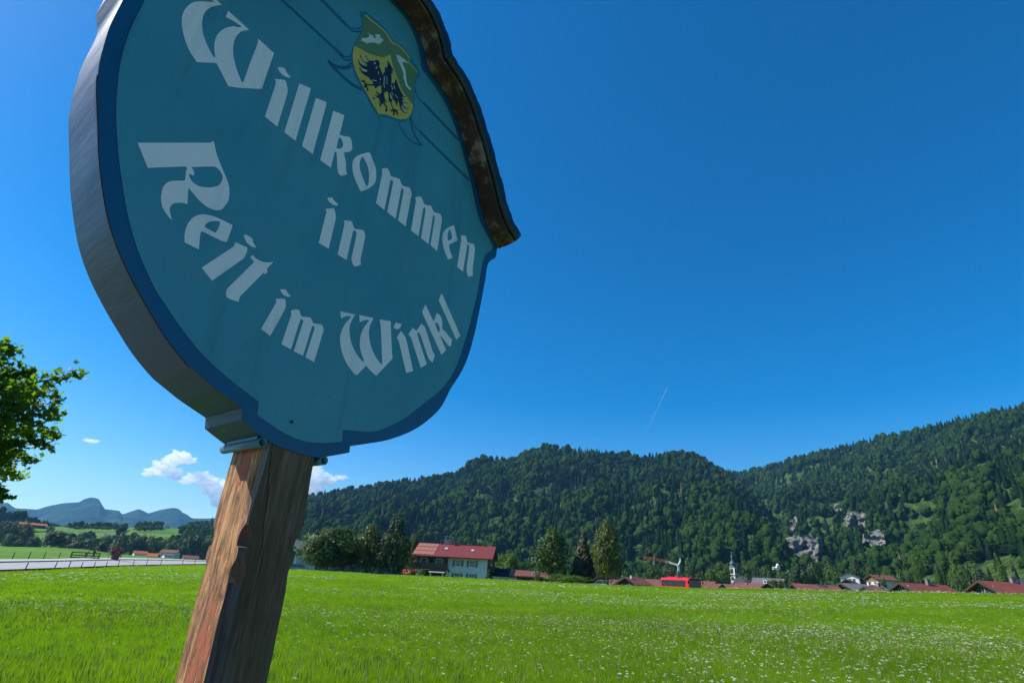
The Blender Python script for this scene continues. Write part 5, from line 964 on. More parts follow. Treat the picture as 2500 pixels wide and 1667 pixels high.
CREST={'outline':[[(-0.1241,0.8986,1),(-0.1007,0.9294,1),(-0.0781,0.9316,0),(-0.039,0.94,0),(-0.0007,0.9362,0),(0.0311,0.9239,1),(0.0544,0.9346,0),(0.0914,0.9391,0),(0.1306,0.922,0),(0.165,0.909,0),(0.1691,0.9095,0),(0.1799,0.8783,1),(0.1702,0.8548,0),(0.168,0.828,0),(0.1686,0.8014,0),(0.1731,0.7521,0),(0.1798,0.7057,0),(0.1773,0.675,0),(0.1696,0.6451,0),(0.1543,0.6165,0),(0.1333,0.5945,0),(0.1049,0.577,0),(0.0745,0.5623,0),(0.0539,0.5489,0),(0.0345,0.5317,1),(0.0045,0.5484,0),(-0.0371,0.5808,0),(-0.0775,0.6107,0),(-0.092,0.6297,0),(-0.1048,0.6553,0),(-0.1104,0.666,0),(-0.1154,0.6942,0),(-0.1163,0.7251,0),(-0.1119,0.7598,0),(-0.1043,0.7988,0),(-0.0989,0.8288,0),(-0.1043,0.8587,0),(-0.1119,0.8789,0)]],'green':[[(-0.1088,0.8986,1),(-0.1014,0.8743,0),(-0.0977,0.8495,0),(-0.0986,0.8196,0),(-0.1051,0.7838,0),(-0.1115,0.7487,0),(-0.1131,0.7194,0),(-0.1108,0.6924,0),(-0.1057,0.6709,0),(-0.0979,0.6523,0),(-0.098,0.6527,0),(-0.0842,0.6328,0),(-0.0575,0.6065,0),(-0.0321,0.588,0),(0.0012,0.5644,0),(0.0345,0.5435,1),(0.0541,0.5598,0),(0.0769,0.5741,0),(0.1033,0.5854,0),(0.1273,0.6004,0),(0.1484,0.6214,0),(0.1621,0.6436,0),(0.1701,0.6712,0),(0.1725,0.6991,0),(0.1714,0.7163,0),(0.1635,0.7696,0),(0.1602,0.804,0),(0.1588,0.8352,0),(0.1636,0.862,0),(0.1701,0.8796,1),(0.1669,0.8903,1),(0.1177,0.8954,0),(0.1192,0.9177,0),(0.0814,0.9283,0),(0.0562,0.925,0),(0.0332,0.9123,1),(0.0239,0.9134,0),(-0.0032,0.9258,0),(-0.0318,0.9257,0),(-0.0629,0.9195,0),(-0.0833,0.9154,0),(-0.0987,0.9144,1)]],'yellow':[[(-0.1106,0.737,1),(-0.0835,0.747,0),(-0.0518,0.7602,0),(-0.0241,0.7779,0),(0.0037,0.7992,0),(0.0089,0.8059,0),(0.0321,0.8464,1),(0.0444,0.8166,0),(0.0411,0.8206,0),(0.0547,0.8002,0),(0.0724,0.7784,0),(0.0919,0.7532,0),(0.1129,0.7344,0),(0.1351,0.7242,0),(0.1706,0.713,1),(0.1719,0.6985,0),(0.1694,0.671,0),(0.1615,0.6441,0),(0.148,0.622,0),(0.1272,0.6012,0),(0.1032,0.5862,0),(0.0768,0.575,0),(0.0539,0.5606,0),(0.0349,0.5448,1),(0.0019,0.5655,0),(-0.0314,0.5891,0),(-0.0568,0.6076,0),(-0.0836,0.6339,0),(-0.0973,0.6538,0),(-0.0973,0.653,0),(-0.1051,0.6716,0),(-0.1102,0.693,0),(-0.1125,0.7201,0)]],'trim':[[(-0.0987,0.9144,1),(-0.0833,0.9154,0),(-0.0629,0.9195,0),(-0.0318,0.9257,0),(-0.0032,0.9258,0),(0.0239,0.9134,0),(0.0332,0.9123,1),(0.0562,0.925,0),(0.0814,0.9283,0),(0.1192,0.9177,0),(0.1177,0.8954,0),(0.1669,0.8903,1),(0.165,0.8856,1),(0.1135,0.8896,0),(0.1167,0.9112,0),(0.0794,0.9198,0),(0.0552,0.9176,0),(0.0314,0.904,1),(0.021,0.9051,0),(-0.006,0.9175,0),(-0.0337,0.9185,0),(-0.0645,0.9114,0),(-0.0848,0.9074,0),(-0.1015,0.908,1)]],'eagle':[[(-0.0007,0.7637,0),(-0.0044,0.7703,0),(-0.012,0.7675,0),(-0.0218,0.7585,0),(-0.0286,0.747,0),(-0.0405,0.7381,0),(-0.0534,0.7354,0),(-0.0649,0.7428,1),(-0.0621,0.7325,0),(-0.0549,0.7263,0),(-0.0445,0.7245,1),(-0.0581,0.7152,0),(-0.0742,0.7134,0),(-0.0872,0.7234,1),(-0.0832,0.7114,0),(-0.0745,0.7043,0),(-0.0623,0.7033,0),(-0.0456,0.7082,1),(-0.0608,0.6961,0),(-0.0749,0.6902,0),(-0.0882,0.6943,1),(-0.0843,0.6816,0),(-0.077,0.6744,0),(-0.0629,0.6742,0),(-0.0428,0.6835,1),(-0.0553,0.6695,0),(-0.0676,0.6656,0),(-0.0775,0.6665,1),(-0.0734,0.6572,0),(-0.0635,0.6514,0),(-0.0475,0.6528,0),(-0.0312,0.6593,1),(-0.0309,0.6522,1),(-0.0174,0.657,0),(-0.0157,0.6488,1),(-0.0032,0.6537,0),(0.0098,0.6688,0),(0.0203,0.698,0),(0.0196,0.7254,1),(0.0103,0.7313,0),(0.0025,0.7413,0),(-0.004,0.7448,0)],[(0.0227,0.8019,1),(0.0329,0.8054,0),(0.0418,0.7974,0),(0.0514,0.7915,0),(0.0595,0.7813,1),(0.0504,0.7773,1),(0.0589,0.7649,1),(0.0505,0.7642,1),(0.0556,0.7434,0),(0.0597,0.7216,0),(0.0607,0.697,0),(0.0605,0.6791,0),(0.0539,0.6702,0),(0.0453,0.6657,0),(0.0384,0.6529,0),(0.034,0.6512,0),(0.0264,0.6488,0),(0.0221,0.6647,0),(0.015,0.6777,0),(0.0186,0.7065,0),(0.0204,0.7338,0),(0.0228,0.7517,0),(0.0167,0.7649,1),(0.0279,0.7687,1),(0.0282,0.786,0)],[(0.0154,0.6756,1),(-0.0008,0.6646,0),(-0.0147,0.6436,0),(-0.0334,0.6265,0),(-0.0417,0.6244,0),(-0.0478,0.6379,1),(-0.0497,0.6263,0),(-0.0602,0.6195,1),(-0.0558,0.6142,0),(-0.0462,0.62,0),(-0.0433,0.6108,0),(-0.0463,0.5994,1),(-0.0385,0.6034,0),(-0.0326,0.6067,0),(-0.0292,0.5955,1),(-0.023,0.6027,1),(-0.0281,0.6111,0),(-0.0329,0.6186,0),(-0.0209,0.6302,0),(-0.0076,0.6419,0),(-0.0024,0.6384,0),(0.0017,0.635,1),(0.0067,0.6497,0),(0.0203,0.6741,1)],[(0.0245,0.6644,1),(0.0274,0.6498,0),(0.0236,0.6338,0),(0.0154,0.6285,0),(0.0041,0.6287,1),(0.0103,0.62,0),(0.0213,0.6218,0),(0.0096,0.612,0),(0.0012,0.598,0),(-0.0,0.5872,0),(0.0046,0.5807,1),(0.0052,0.5945,0),(0.0134,0.6046,0),(0.0242,0.6074,0),(0.0247,0.5933,0),(0.0339,0.5752,1),(0.0394,0.5997,0),(0.0485,0.6007,0),(0.0564,0.5958,0),(0.0574,0.5845,0),(0.0529,0.578,1),(0.0598,0.5782,0),(0.0651,0.5867,0),(0.0624,0.6012,0),(0.0516,0.6085,0),(0.0433,0.6155,0),(0.0524,0.6166,0),(0.0586,0.6211,1),(0.048,0.6273,0),(0.0412,0.6382,0),(0.0388,0.6508,0),(0.0455,0.6647,1)],[(0.0515,0.6704,1),(0.0616,0.6801,1),(0.062,0.6653,0),(0.0733,0.6559,0),(0.0782,0.6429,1),(0.0743,0.6381,0),(0.0885,0.6201,0),(0.1029,0.6269,0),(0.1139,0.6133,1),(0.1091,0.6065,0),(0.1005,0.6136,0),(0.0968,0.6078,0),(0.0989,0.5962,1),(0.0903,0.591,0),(0.0912,0.6053,0),(0.0796,0.5973,1),(0.0772,0.6037,0),(0.0851,0.6121,0),(0.069,0.6344,0),(0.0616,0.63,1),(0.0599,0.6509,0)],[(0.0605,0.7173,1),(0.0671,0.734,1),(0.0718,0.7283,0),(0.0725,0.7576,1),(0.079,0.7562,0),(0.0893,0.7403,0),(0.1014,0.7286,0),(0.1132,0.7191,0),(0.1316,0.7223,1),(0.1291,0.7147,0),(0.1158,0.7048,0),(0.1234,0.6977,0),(0.1369,0.7,0),(0.1484,0.7068,1),(0.1428,0.6952,0),(0.1286,0.6897,0),(0.1184,0.6905,0),(0.128,0.6789,0),(0.1412,0.6757,0),(0.1538,0.6834,1),(0.1493,0.6729,0),(0.1355,0.6654,0),(0.1198,0.6688,0),(0.1269,0.6575,0),(0.1378,0.6523,0),(0.1508,0.6576,1),(0.1439,0.6464,0),(0.13,0.6402,0),(0.1162,0.6478,0),(0.1018,0.6725,0),(0.1014,0.6418,1),(0.0876,0.6567,0),(0.0782,0.6555,1),(0.0752,0.6652,0),(0.0628,0.6736,0),(0.0597,0.696,0)]],'silver':[[(0.0555,0.8696,1),(0.0643,0.8763,0),(0.0762,0.8807,0),(0.0936,0.884,0),(0.1167,0.8861,1),(0.1051,0.878,0),(0.0935,0.8701,0),(0.0885,0.8622,0),(0.0958,0.8506,0),(0.1086,0.8366,0),(0.118,0.8056,0),(0.1299,0.7825,0),(0.1488,0.7782,1),(0.1478,0.7692,1),(0.1271,0.7691,0),(0.1158,0.782,0),(0.1048,0.8004,0),(0.1038,0.8128,0),(0.0873,0.8337,0),(0.078,0.843,0),(0.0681,0.8489,0)],[(-0.0926,0.7813,1),(-0.0911,0.7983,0),(-0.0835,0.8056,0),(-0.0723,0.8206,0),(-0.067,0.835,0),(-0.0736,0.842,1),(-0.0631,0.8467,0),(-0.0529,0.8533,0),(-0.0511,0.8444,1),(-0.0447,0.8492,0),(-0.0411,0.858,0),(-0.0474,0.8681,1),(-0.0374,0.877,0),(-0.0257,0.8889,0),(-0.0253,0.8758,0),(-0.0077,0.8806,1),(-0.0161,0.8565,0),(-0.0252,0.8368,1),(-0.039,0.8312,0),(-0.0578,0.8104,0),(-0.0698,0.7935,0),(-0.082,0.7884,0)]]}
STR=[(0.0144,[(-0.3709,0.8034),(-0.2452,0.7959),(-0.1571,0.79)]),(0.0044,[(-0.1571,0.79),(-0.1428,0.7949),(-0.1309,0.8034),(-0.1195,0.8146),(-0.1039,0.8403)]),(0.0064,[(-0.1571,0.79),(-0.1429,0.7865),(-0.1304,0.7915),(-0.1169,0.8022),(-0.1,0.8263)]),(0.0113,[(-0.5097,0.6645),(-0.3722,0.6579),(-0.139,0.6521)]),(0.005,[(-0.1523,0.648),(-0.1371,0.6544),(-0.126,0.6639),(-0.115,0.683)]),(0.0059,[(-0.154,0.6473),(-0.1382,0.6422),(-0.1233,0.6512),(-0.1099,0.6698)]),(0.0066,[(-0.1855,0.5838),(-0.1672,0.5848),(-0.1359,0.6065),(-0.1183,0.6279),(-0.1068,0.6553)]),(0.0049,[(-0.1582,0.5845),(-0.1373,0.5964),(-0.1192,0.6149),(-0.1036,0.6431)]),(0.0132,[(-0.1855,0.5838),(-0.1693,0.5784),(-0.1378,0.5735),(-0.1066,0.5723),(-0.0883,0.5728),(-0.0685,0.5779),(-0.0465,0.5849)]),(0.0051,[(0.1675,0.8003),(0.1771,0.7826),(0.1926,0.7705),(0.2173,0.7693)]),(0.0156,[(0.2173,0.7693),(0.2575,0.7657),(0.3298,0.7591),(0.4313,0.7506)]),(0.0048,[(0.1712,0.6543),(0.1859,0.6359),(0.204,0.6235),(0.2266,0.624)]),(0.0148,[(0.2232,0.6244),(0.3617,0.6111),(0.5155,0.5998)]),(0.0056,[(0.1187,0.5805),(0.1502,0.5564),(0.1948,0.5484),(0.2423,0.5689)]),(0.0094,[(0.1674,0.6509),(0.1878,0.6066),(0.2146,0.58),(0.2423,0.5689)])]
HL=[(0.003,[(-0.0595,0.7327),(-0.0504,0.7317),(-0.0402,0.7366)]),(0.0029,[(-0.0798,0.7087),(-0.0676,0.7078),(-0.0536,0.7149)]),(0.0031,[(-0.0828,0.6869),(-0.0698,0.6868),(-0.0519,0.6954)]),(0.0028,[(-0.0705,0.659),(-0.0587,0.6648),(-0.0456,0.6757)]),(0.0035,[(-0.0239,0.7345),(-0.024,0.7408),(-0.02,0.7437)]),(0.0028,[(-0.0144,0.7214),(-0.0135,0.7286),(-0.0097,0.7326)]),(0.0028,[(-0.0113,0.7643),(-0.0043,0.7665),(-0.0023,0.7596)]),(0.0029,[(-0.018,0.6601),(-0.0101,0.6655),(-0.0023,0.6719)]),(0.0031,[(0.0583,0.71),(0.0654,0.7041),(0.0681,0.6965)]),(0.0031,[(0.0696,0.7209),(0.0743,0.7153),(0.078,0.7086)]),(0.0031,[(0.0681,0.6837),(0.0717,0.6771),(0.0779,0.6766)]),(0.0031,[(0.0845,0.6867),(0.0888,0.6831),(0.0979,0.6803)]),(0.0032,[(0.1172,0.7177),(0.1274,0.7175)]),(0.0035,[(0.1229,0.6934),(0.1444,0.7005)]),(0.0034,[(0.1252,0.6738),(0.1476,0.6752)]),(0.0034,[(0.1193,0.6582),(0.131,0.6486),(0.1456,0.6511)]),(0.0035,[(0.0638,0.662),(0.0717,0.6519)]),(0.0025,[(0.0248,0.7229),(0.0272,0.7048),(0.0295,0.6869),(0.0347,0.6718)]),(0.0023,[(0.0328,0.7309),(0.0381,0.7156),(0.0414,0.6985)]),(0.0026,[(0.0018,0.5949),(0.0106,0.6069)]),(0.0026,[(0.0258,0.5992),(0.0311,0.5896)]),(0.0025,[(-0.0004,0.7204),(-0.002,0.7112),(0.0017,0.7098)]),(0.0025,[(0.0108,0.6987),(0.0115,0.6893)]),(0.0032,[(0.0291,0.8001),(0.031,0.7967)])]
# ------------------------------------------------------------------ the welcome sign, close to the camera
UC = .0127; ZC = 2.4292; CX, CY = -.53796, 1.37835
zg = zat(CX, CY); sg = empty('welcome_sign', (CX, CY, zg), R(52), 'big shield shaped blue welcome sign with white lettering on a wooden post', 'sign')
ZL = ZC-zg                                     # sign centre above the sign's foot
def cat_rom(pts, n=5):                         # closed outline; points flagged 1 stay corners
    m = len(pts); out = []
    for i in range(m):
        p0, p1, p2, p3 = pts[i-1], pts[i], pts[(i+1) % m], pts[(i+2) % m]
        a = np.array(p1[:2]); b = np.array(p2[:2])
        if p1[2] and p2[2]: out.append(tuple(a)); continue
        t1 = (np.array(p2[:2])-np.array(p0[:2]))/2 if not p1[2] else (b-a)*.9
        t2 = (np.array(p3[:2])-np.array(p1[:2]))/2 if not p2[2] else (b-a)*.9
        l = np.linalg.norm(b-a)
        for t_ in (t1, t2):
            q = np.linalg.norm(t_)
            if q > 1.25*l: t_ *= 1.25*l/q
        for k in range(n):
            t = k/n; h = (2*t**3-3*t*t+1, t**3-2*t*t+t, -2*t**3+3*t*t, t**3-t*t); out.append(tuple(h[0]*a+h[1]*t1+h[2]*b+h[3]*t2))
    return out
def flat(mb, loops, y):                        # filled shape on the sign plane
    L3 = [[Vector((u, y, v+ZL)) for u, v in l] for l in loops]; tri = tessellate_polygon(L3); P = [p for l in L3 for p in l]; fs = []
    for a, b, c in tri:
        n = (P[b]-P[a]).cross(P[c]-P[a]); fs.append((a, b, c) if n.y < 0 else (a, c, b))
    return mb.add(P, fs)
def stroke(mb, pts, w, y):
    pts = [(p[0], p[1], 0) for p in pts]
    m = len(pts); ex = [(2*pts[0][0]-pts[1][0], 2*pts[0][1]-pts[1][1], 0)]+pts+[(2*pts[-1][0]-pts[-2][0], 2*pts[-1][1]-pts[-2][1], 0)]; S = []
    for i in range(m-1):
        p0, p1, p2, p3 = [np.array(q[:2]) for q in ex[i:i+4]]
        for k in range(5):
            t = k/5; S.append(.5*((2*p1)+(p2-p0)*t+(2*p0-5*p1+4*p2-p3)*t*t+(3*p1-p0-3*p2+p3)*t**3))
    S.append(np.array(pts[-1][:2])); Lf = []; Rg = []
    for i, p in enumerate(S):
        d = S[min(i+1, len(S)-1)]-S[max(i-1, 0)]; d /= np.linalg.norm(d)+1e-9; n = np.array([-d[1], d[0]])*w/2; Lf.append(p+n); Rg.append(p-n)
    vs = [(q[0], y, q[1]+ZL) for q in Lf]+[(q[0], y, q[1]+ZL) for q in Rg]; k = len(S)
    return mb.add(vs, [(i+k, i+1+k, i+1, i) for i in range(k-1)])
# outlines
OUT_R = [(.0279, -.6619, 0), (.0757, -.658, 0), (.161, -.628, 1), (.159, -.608, 1), (.221, -.589, 0), (.305, -.556, 0), (.404, -.497, 0), (.492, -.411, 0), (.535, -.326, 0), (.578, -.253, 0), (.609, -.179, 0), (.636, -.067, 0), (.656, .068, 0), (.671, .183, 0), (.677, .255, 0), (.690, .290, 0), (.722, .325, 0), (.7309, .345, 1), (.7309, .3991, 1)]
TOP_R = [(.6841, .4284, 0), (.6458, .4671, 0), (.6093, .522, 0), (.5705, .5965, 0), (.5214, .6744, 0), (.4700, .7600, 0), (.4142, .8368, 0), (.371, .8868, 0), (.3198, .925, 0), (.2575, .950, 0), (.2151, .9597, 1), (.1894, 1.0202, 0), (.1599, 1.0629, 0), (.1256, 1.095, 0), (.0863, 1.1153, 0), (.0381, 1.124, 0)]
mir = lambda p: (2*UC-p[0], p[1], p[2])
OUT_L = [(-.7055, .3991, 1), (-.7055, .345, 1), (-.698, .325, 0), (-.688, .298, 0), (-.6842, .2671, 0), (-.6834, .2128, 0), (-.6820, .1703, 0), (-.6770, .1231, 0), (-.6697, .0713, 0), (-.6576, .0183, 0), (-.6416, -.0297, 0), (-.6251, -.0766, 0), (-.5952, -.1613, 0), (-.550, -.262, 0), (-.505, -.334, 0), (-.4537, -.3948, 0), (-.4087, -.4415, 0), (-.3641, -.4839, 0), (-.3107, -.5238, 0), (-.2734, -.5431, 0), (-.2319, -.5621, 0), (-.1634, -.5875, 1), (-.1577, -.6149, 1), (-.1317, -.6276, 0), (-.0815, -.6484, 0), (-.029, -.6588, 0)]
TOPALL = TOP_R+[mir(p) for p in TOP_R[::-1]]
OUT = cat_rom(OUT_R+TOPALL+OUT_L, 5)
IN_L = [(-.6507, .3091, 0), (-.649, .2061, 0), (-.6405, .1153, 0), (-.6237, .0348, 0), (-.6061, -.0295, 0), (-.5853, -.0883, 0), (-.5656, -.1387, 0), (-.520, -.238, 0), (-.474, -.316, 0), (-.4231, -.3797, 0), (-.3878, -.4128, 0), (-.3394, -.4538, 0), (-.285, -.4924, 0), (-.22, -.5257, 0), (-.1698, -.5464, 0), (-.1283, -.5615, 1), (-.1248, -.5935, 1), (-.0767, -.611, 0), (-.046, -.6205, 0), (-.007, -.627, 0)]
IN_R = [(.032, -.627, 0), (.082, -.618, 0), (.129, -.604, 1), (.126, -.571, 1), (.214, -.556, 0), (.265, -.535, 0), (.344, -.480, 0), (.429, -.399, 0), (.489, -.340, 0), (.541, -.259, 0), (.568, -.181, 0), (.600, -.050, 0), (.616, .037, 0), (.631, .122, 0), (.639, .215, 0), (.645, .266, 0), (.662, .311, 0), (.696, .349, 1), (.6987, .3754, 1), (.6523, .4092, 0), (.6085, .4436, 0), (.5685, .5054, 0), (.52, .6085, 0), (.4308, .7541, 0), (.3877, .8137, 0), (.3409, .8600, 0), (.2893, .890, 0), (.2265, .913, 0), (.1833, .9226, 1), (.1592, .9879, 0), (.1357, 1.030, 0), (.1038, 1.065, 0), (.0651, 1.088, 0)]
IN_U = [mir(p) for p in IN_R[::-1] if p[1] > .33]
INN = cat_rom(IN_R+IN_U+IN_L, 5)
# materials of the sign
def paint(name, c0, c1, scale, rough, spots=0):
    m, t, b, o = newmat(name); b.inputs['Roughness'].default_value = rough; b.inputs['Specular IOR Level'].default_value = .35
    v = coord(t); f = nz(t, v, scale, 6, .6); c = ramp(t, f, [(.3, c0), (.7, c1)])
    if spots:
        s = nz(t, v, 38, 3); k = ramp(t, s, [(.27, (.55, .55, .55)), (.33, (1, 1, 1))]); mx = N_(t, 'ShaderNodeMix', data_type='RGBA', blend_type='MULTIPLY'); mx.inputs[0].default_value = spots; t.links.new(c, mx.inputs[6]); t.links.new(k, mx.inputs[7]); c = mx.outputs[2]
    if spots:
        dr = nz(t, coord(t, 'Object', (1, 1, .10)), 16, 5, .6); k = ramp(t, dr, [(.30, (.80, .82, .84)), (.46, (1, 1, 1)), (.60, (1, 1, 1)), (.78, (1.12, 1.09, 1.06))]); my = N_(t, 'ShaderNodeMix', data_type='RGBA', blend_type='MULTIPLY'); my.inputs[0].default_value = .9; t.links.new(c, my.inputs[6]); t.links.new(k, my.inputs[7]); c = my.outputs[2]
        t.links.new(ramp(t, nz(t, v, 5, 6, .7), [(.3, (rough-.12,)*3), (.7, (rough+.14,)*3)]), b.inputs['Roughness'])
    t.links.new(c, b.inputs['Base Color']); bumpn(t, b, nz(t, v, 9, 4), .04, .01); return m
PAN = paint('blue_panel_paint', (.038, .195, .288), (.058, .238, .328), 2.2, .42, .5)
BOR = paint('dark_blue_border_paint', (.002, .062, .165), (.003, .078, .19), 3, .42, .3)
LETM = paint('white_letter_paint', (.61, .60, .67), (.68, .645, .72), 3, .5, .35)
DBL = simple('banner_line_paint', (.005, .075, .150), (.006, .085, .165), 3, .5)
YEL = simple('heraldic_yellow', (.46, .36, .05), (.42, .32, .045), 6, .5); GRN = simple('heraldic_green', (.070, .150, .070), (.10, .16, .06), 6, .5); BLK = simple('heraldic_black', (.008, .010, .020), (.006, .008, .015), 6, .5); SIL = simple('heraldic_silver', (.50, .55, .57), (.42, .47, .50), 12, .5)
OUTB = simple('crest_outline_paint', (.008, .12, .21), (.010, .14, .235), 3, .5)
border = flat(MB(), [OUT], 0.0).build('border', BOR, sg)
panel = flat(MB(), [INN], -.0012).build('panel', PAN, sg)
for ch_, loops in LET:
    flat(MB(), [cat_rom(l, 4) for l in loops], -.0020).build('letter', LETM, panel)
q = MB()
for w, pts in STR: stroke(q, pts, w, -.0018)
q.build('banner_lines', DBL, panel)
cm = MB()
for y, (nm, idx) in zip((-.0020, -.0023, -.0026, -.0026, -.0029, -.0029), (('outline', 0), ('green', 1), ('yellow', 2), ('trim', 2), ('silver', 4), ('eagle', 3))):
    cm.cur = idx
    for k, l in enumerate(CREST[nm]): flat(cm, [cat_rom(l, 4)], y-.00008*k)
cm.cur = 4
for w, pts in HL: stroke(cm, pts, w, -.0037)
cm.build('coat_of_arms', [OUTB, GRN, YEL, BLK, SIL], panel)
q = MB(); q.tube([(-.032, -.0035, -.5885+ZL), (-.032, .01, -.5885+ZL)], .0045, 12); q.build('screw_hole', BLK, panel)
# rim: the deep side band and back sheet
RIM = newmat('rim_sheet'); m, t, b, o = RIM
tc = t.nodes.new('ShaderNodeTexCoord'); sp_ = N_(t, 'ShaderNodeSeparateXYZ'); t.links.new(tc.outputs['Object'], sp_.inputs[0]); v = coord(t, 'Object', (1, .12, 1)); f = nz(t, v, 9, 7, .65); f2 = nz(t, coord(t), 4, 6, .6)
ad = N_(t, 'ShaderNodeMath', operation='MULTIPLY_ADD'); t.links.new(f2, ad.inputs[0]); ad.inputs[1].default_value = .5; zz = N_(t, 'ShaderNodeMapRange'); zz.inputs['From Min'].default_value = ZL-.75; zz.inputs['From Max'].default_value = ZL+.25; t.links.new(sp_.outputs['Z'], zz.inputs['Value']); t.links.new(zz.outputs[0], ad.inputs[2])
c = ramp(t, ad.outputs[0], [(.25, (.006, .044, .060)), (.50, (.006, .048, .078)), (.80, (.010, .044, .080)), (1.0, (.05, .085, .14))])
wr = N_(t, 'ShaderNodeMath', operation='MULTIPLY_ADD'); t.links.new(sp_.outputs['Y'], wr.inputs[0]); wr.inputs[1].default_value = -22.0; t.links.new(f2, wr.inputs[2]); rm = ramp(t, wr.outputs[0], [(.30, (0, 0, 0)), (.52, (1, 1, 1))])
mx = N_(t, 'ShaderNodeMix', data_type='RGBA'); t.links.new(rm, mx.inputs[0]); t.links.new(c, mx.inputs[6]); mx.inputs[7].default_value = (.045, .028, .014, 1); t.links.new(mx.outputs[2], b.inputs['Base Color'])
b.inputs['Roughness'].default_value = .40; b.inputs['Specular IOR Level'].default_value = .17; bumpn(t, b, f, .35, .02); sc_n = nz(t, coord(t, 'Object', (1, .5, 1)), 22, 8, .75); mx2 = N_(t, 'ShaderNodeMix', data_type='RGBA'); t.links.new(ramp(t, sc_n, [(.66, (0, 0, 0)), (.70, (.8, .8, .8))]), mx2.inputs[0]); t.links.new(mx.outputs[2], mx2.inputs[6]); mx2.inputs[7].default_value = (.16, .19, .21, 1); t.links.new(mx2.outputs[2], b.inputs['Base Color']); RIM = m
q = MB(); n = len(OUT); vs = [(u, .0004, v+ZL) for u, v in OUT]+[(u, .185, v+ZL) for u, v in OUT]
q.add(vs, [(i, (i+1) % n, (i+1) % n+n, i+n) for i in range(n)]); o = q.build('rim', RIM, sg, True)
try:
    o.data.set_sharp_from_angle(angle=R(35))
except Exception: pass
# a second sheet lapped over the first on the left side leaves a seam
seg = [i for i, (u, v_) in enumerate(OUT) if u < -.3 and -.55 < v_ < .045]; q = MB(); vs = []
for i in seg:
    (u0, v0), (u1, v1) = OUT[i-1], OUT[(i+1) % len(OUT)]; nx_, nz_ = (v1-v0), -(u1-u0); l_ = math.hypot(nx_, nz_) or 1; s_ = -1 if nx_ > 0 else 1
    a = (OUT[i][0]+s_*nx_/l_*.0014, OUT[i][1]+s_*nz_/l_*.0014); vs += [(a[0], .0022, a[1]+ZL), (a[0], .1838, a[1]+ZL), (OUT[i][0], .1838, OUT[i][1]+ZL), (OUT[i][0], .0022, OUT[i][1]+ZL)]
k_ = len(seg); q.add(vs, [(4*i+j_, 4*i+4+j_, 4*i+4+(j_+1) % 4, 4*i+(j_+1) % 4) for i in range(k_-1) for j_ in range(4)]+[(0, 1, 2, 3), (4*k_-4, 4*k_-1, 4*k_-2, 4*k_-3)]); q.build('rim_overlap', RIM, sg)
q = MB(); L3 = [[Vector((u, .1855, v+ZL)) for u, v in OUT]]; q.add(L3[0], tessellate_polygon(L3)); q.build('back_sheet', RIM, sg)
# roof over the curved top: soffit boards and dark sheet copper
PATHT = [OUT_R[-1]]+TOPALL[:-2]
cl = []
for i in range(len(PATHT)-1):
    p0, p1, p2, p3 = PATHT[max(i-1, 0)], PATHT[i], PATHT[i+1], PATHT[min(i+2, len(PATHT)-1)]
    for k in range(4):
        t_ = k/4; a, b2 = np.array(p1[:2]), np.array(p2[:2]); t1 = (b2-np.array(p0[:2]))/2 if not p1[2] else (b2-a)*.9; t2 = (np.array(p3[:2])-a)/2 if not p2[2] else (b2-a)*.9
        h = (2*t_**3-3*t_*t_+1, t_**3-2*t_*t_+t_, -2*t_**3+3*t_*t_, t_**3-t_*t_); cl.append(h[0]*a+h[1]*t1+h[2]*b2+h[3]*t2)
cl.append(np.array(PATHT[-1][:2])); cl = np.array(cl)
d = np.gradient(cl, axis=0); d /= np.linalg.norm(d, axis=1)[:, None]; nrm = np.stack([d[:, 1], -d[:, 0]], 1)
for _ in range(2): nrm[1:-1] = (nrm[:-2]+2*nrm[1:-1]+nrm[2:])/4; nrm /= np.linalg.norm(nrm, axis=1)[:, None]
end_ext = cl[0]+np.array([.012, -.012]); end_l = cl[-1]+np.array([-.012, -.012])
cl2 = np.vstack([end_ext, cl, end_l]); nrm2 = np.vstack([nrm[0], nrm, nrm[-1]])
def sweep(prof, closed=True):
    mb = MB(); k = len(prof); vs = []
    for i, (p, n_) in enumerate(zip(cl2, nrm2)):
        w_ = 1+.06*math.sin(i*.9)+.05*math.sin(i*2.3+1)
        for (y, o_) in prof: q = p+n_*o_*w_; vs.append((q[0], y, q[1]+ZL))
    fs = [(i*k+j, i*k+(j+1) % k, (i+1)*k+(j+1) % k, (i+1)*k+j) for i in range(len(cl2)-1) for j in range(k if closed else k-1)]
    if closed: fs += [tuple(range(k))[::-1], tuple((len(cl2)-1)*k+j for j in range(k))]
    return mb.add(vs, fs)
COPR = newmat('dark_sheet_copper'); m, t, b, o = COPR; v = coord(t); f = nz(t, v, 6, 7, .65)
t.links.new(ramp(t, f, [(.35, (.006, .016, .028)), (.55, (.010, .030, .042)), (.7, (.035, .045, .035)), (.82, (.09, .06, .03))]), b.inputs['Base Color']); b.inputs['Metallic'].default_value = .5; b.inputs['Roughness'].default_value = .35; bumpn(t, b, nz(t, v, 3, 4), .5, .03); COPR = m
SOF = newmat('soffit_boards'); m, t, b, o = SOF; v = coord(t, 'Object', (1, 1, 1)); f = nz(t, v, 14, 8, .7); f2 = nz(t, v, 3.2, 4)
ad = N_(t, 'ShaderNodeMath', operation='MULTIPLY_ADD'); t.links.new(f2, ad.inputs[0]); ad.inputs[1].default_value = .8; t.links.new(f, ad.inputs[2])
t.links.new(ramp(t, ad.outputs[0], [(.62, (.014, .008, .005)), (.90, (.045, .026, .016)), (1.02, (.13, .095, .07)), (1.15, (.20, .16, .13))]), b.inputs['Base Color']); b.inputs['Roughness'].default_value = .9; bumpn(t, b, f, .6, .01); SOF = m
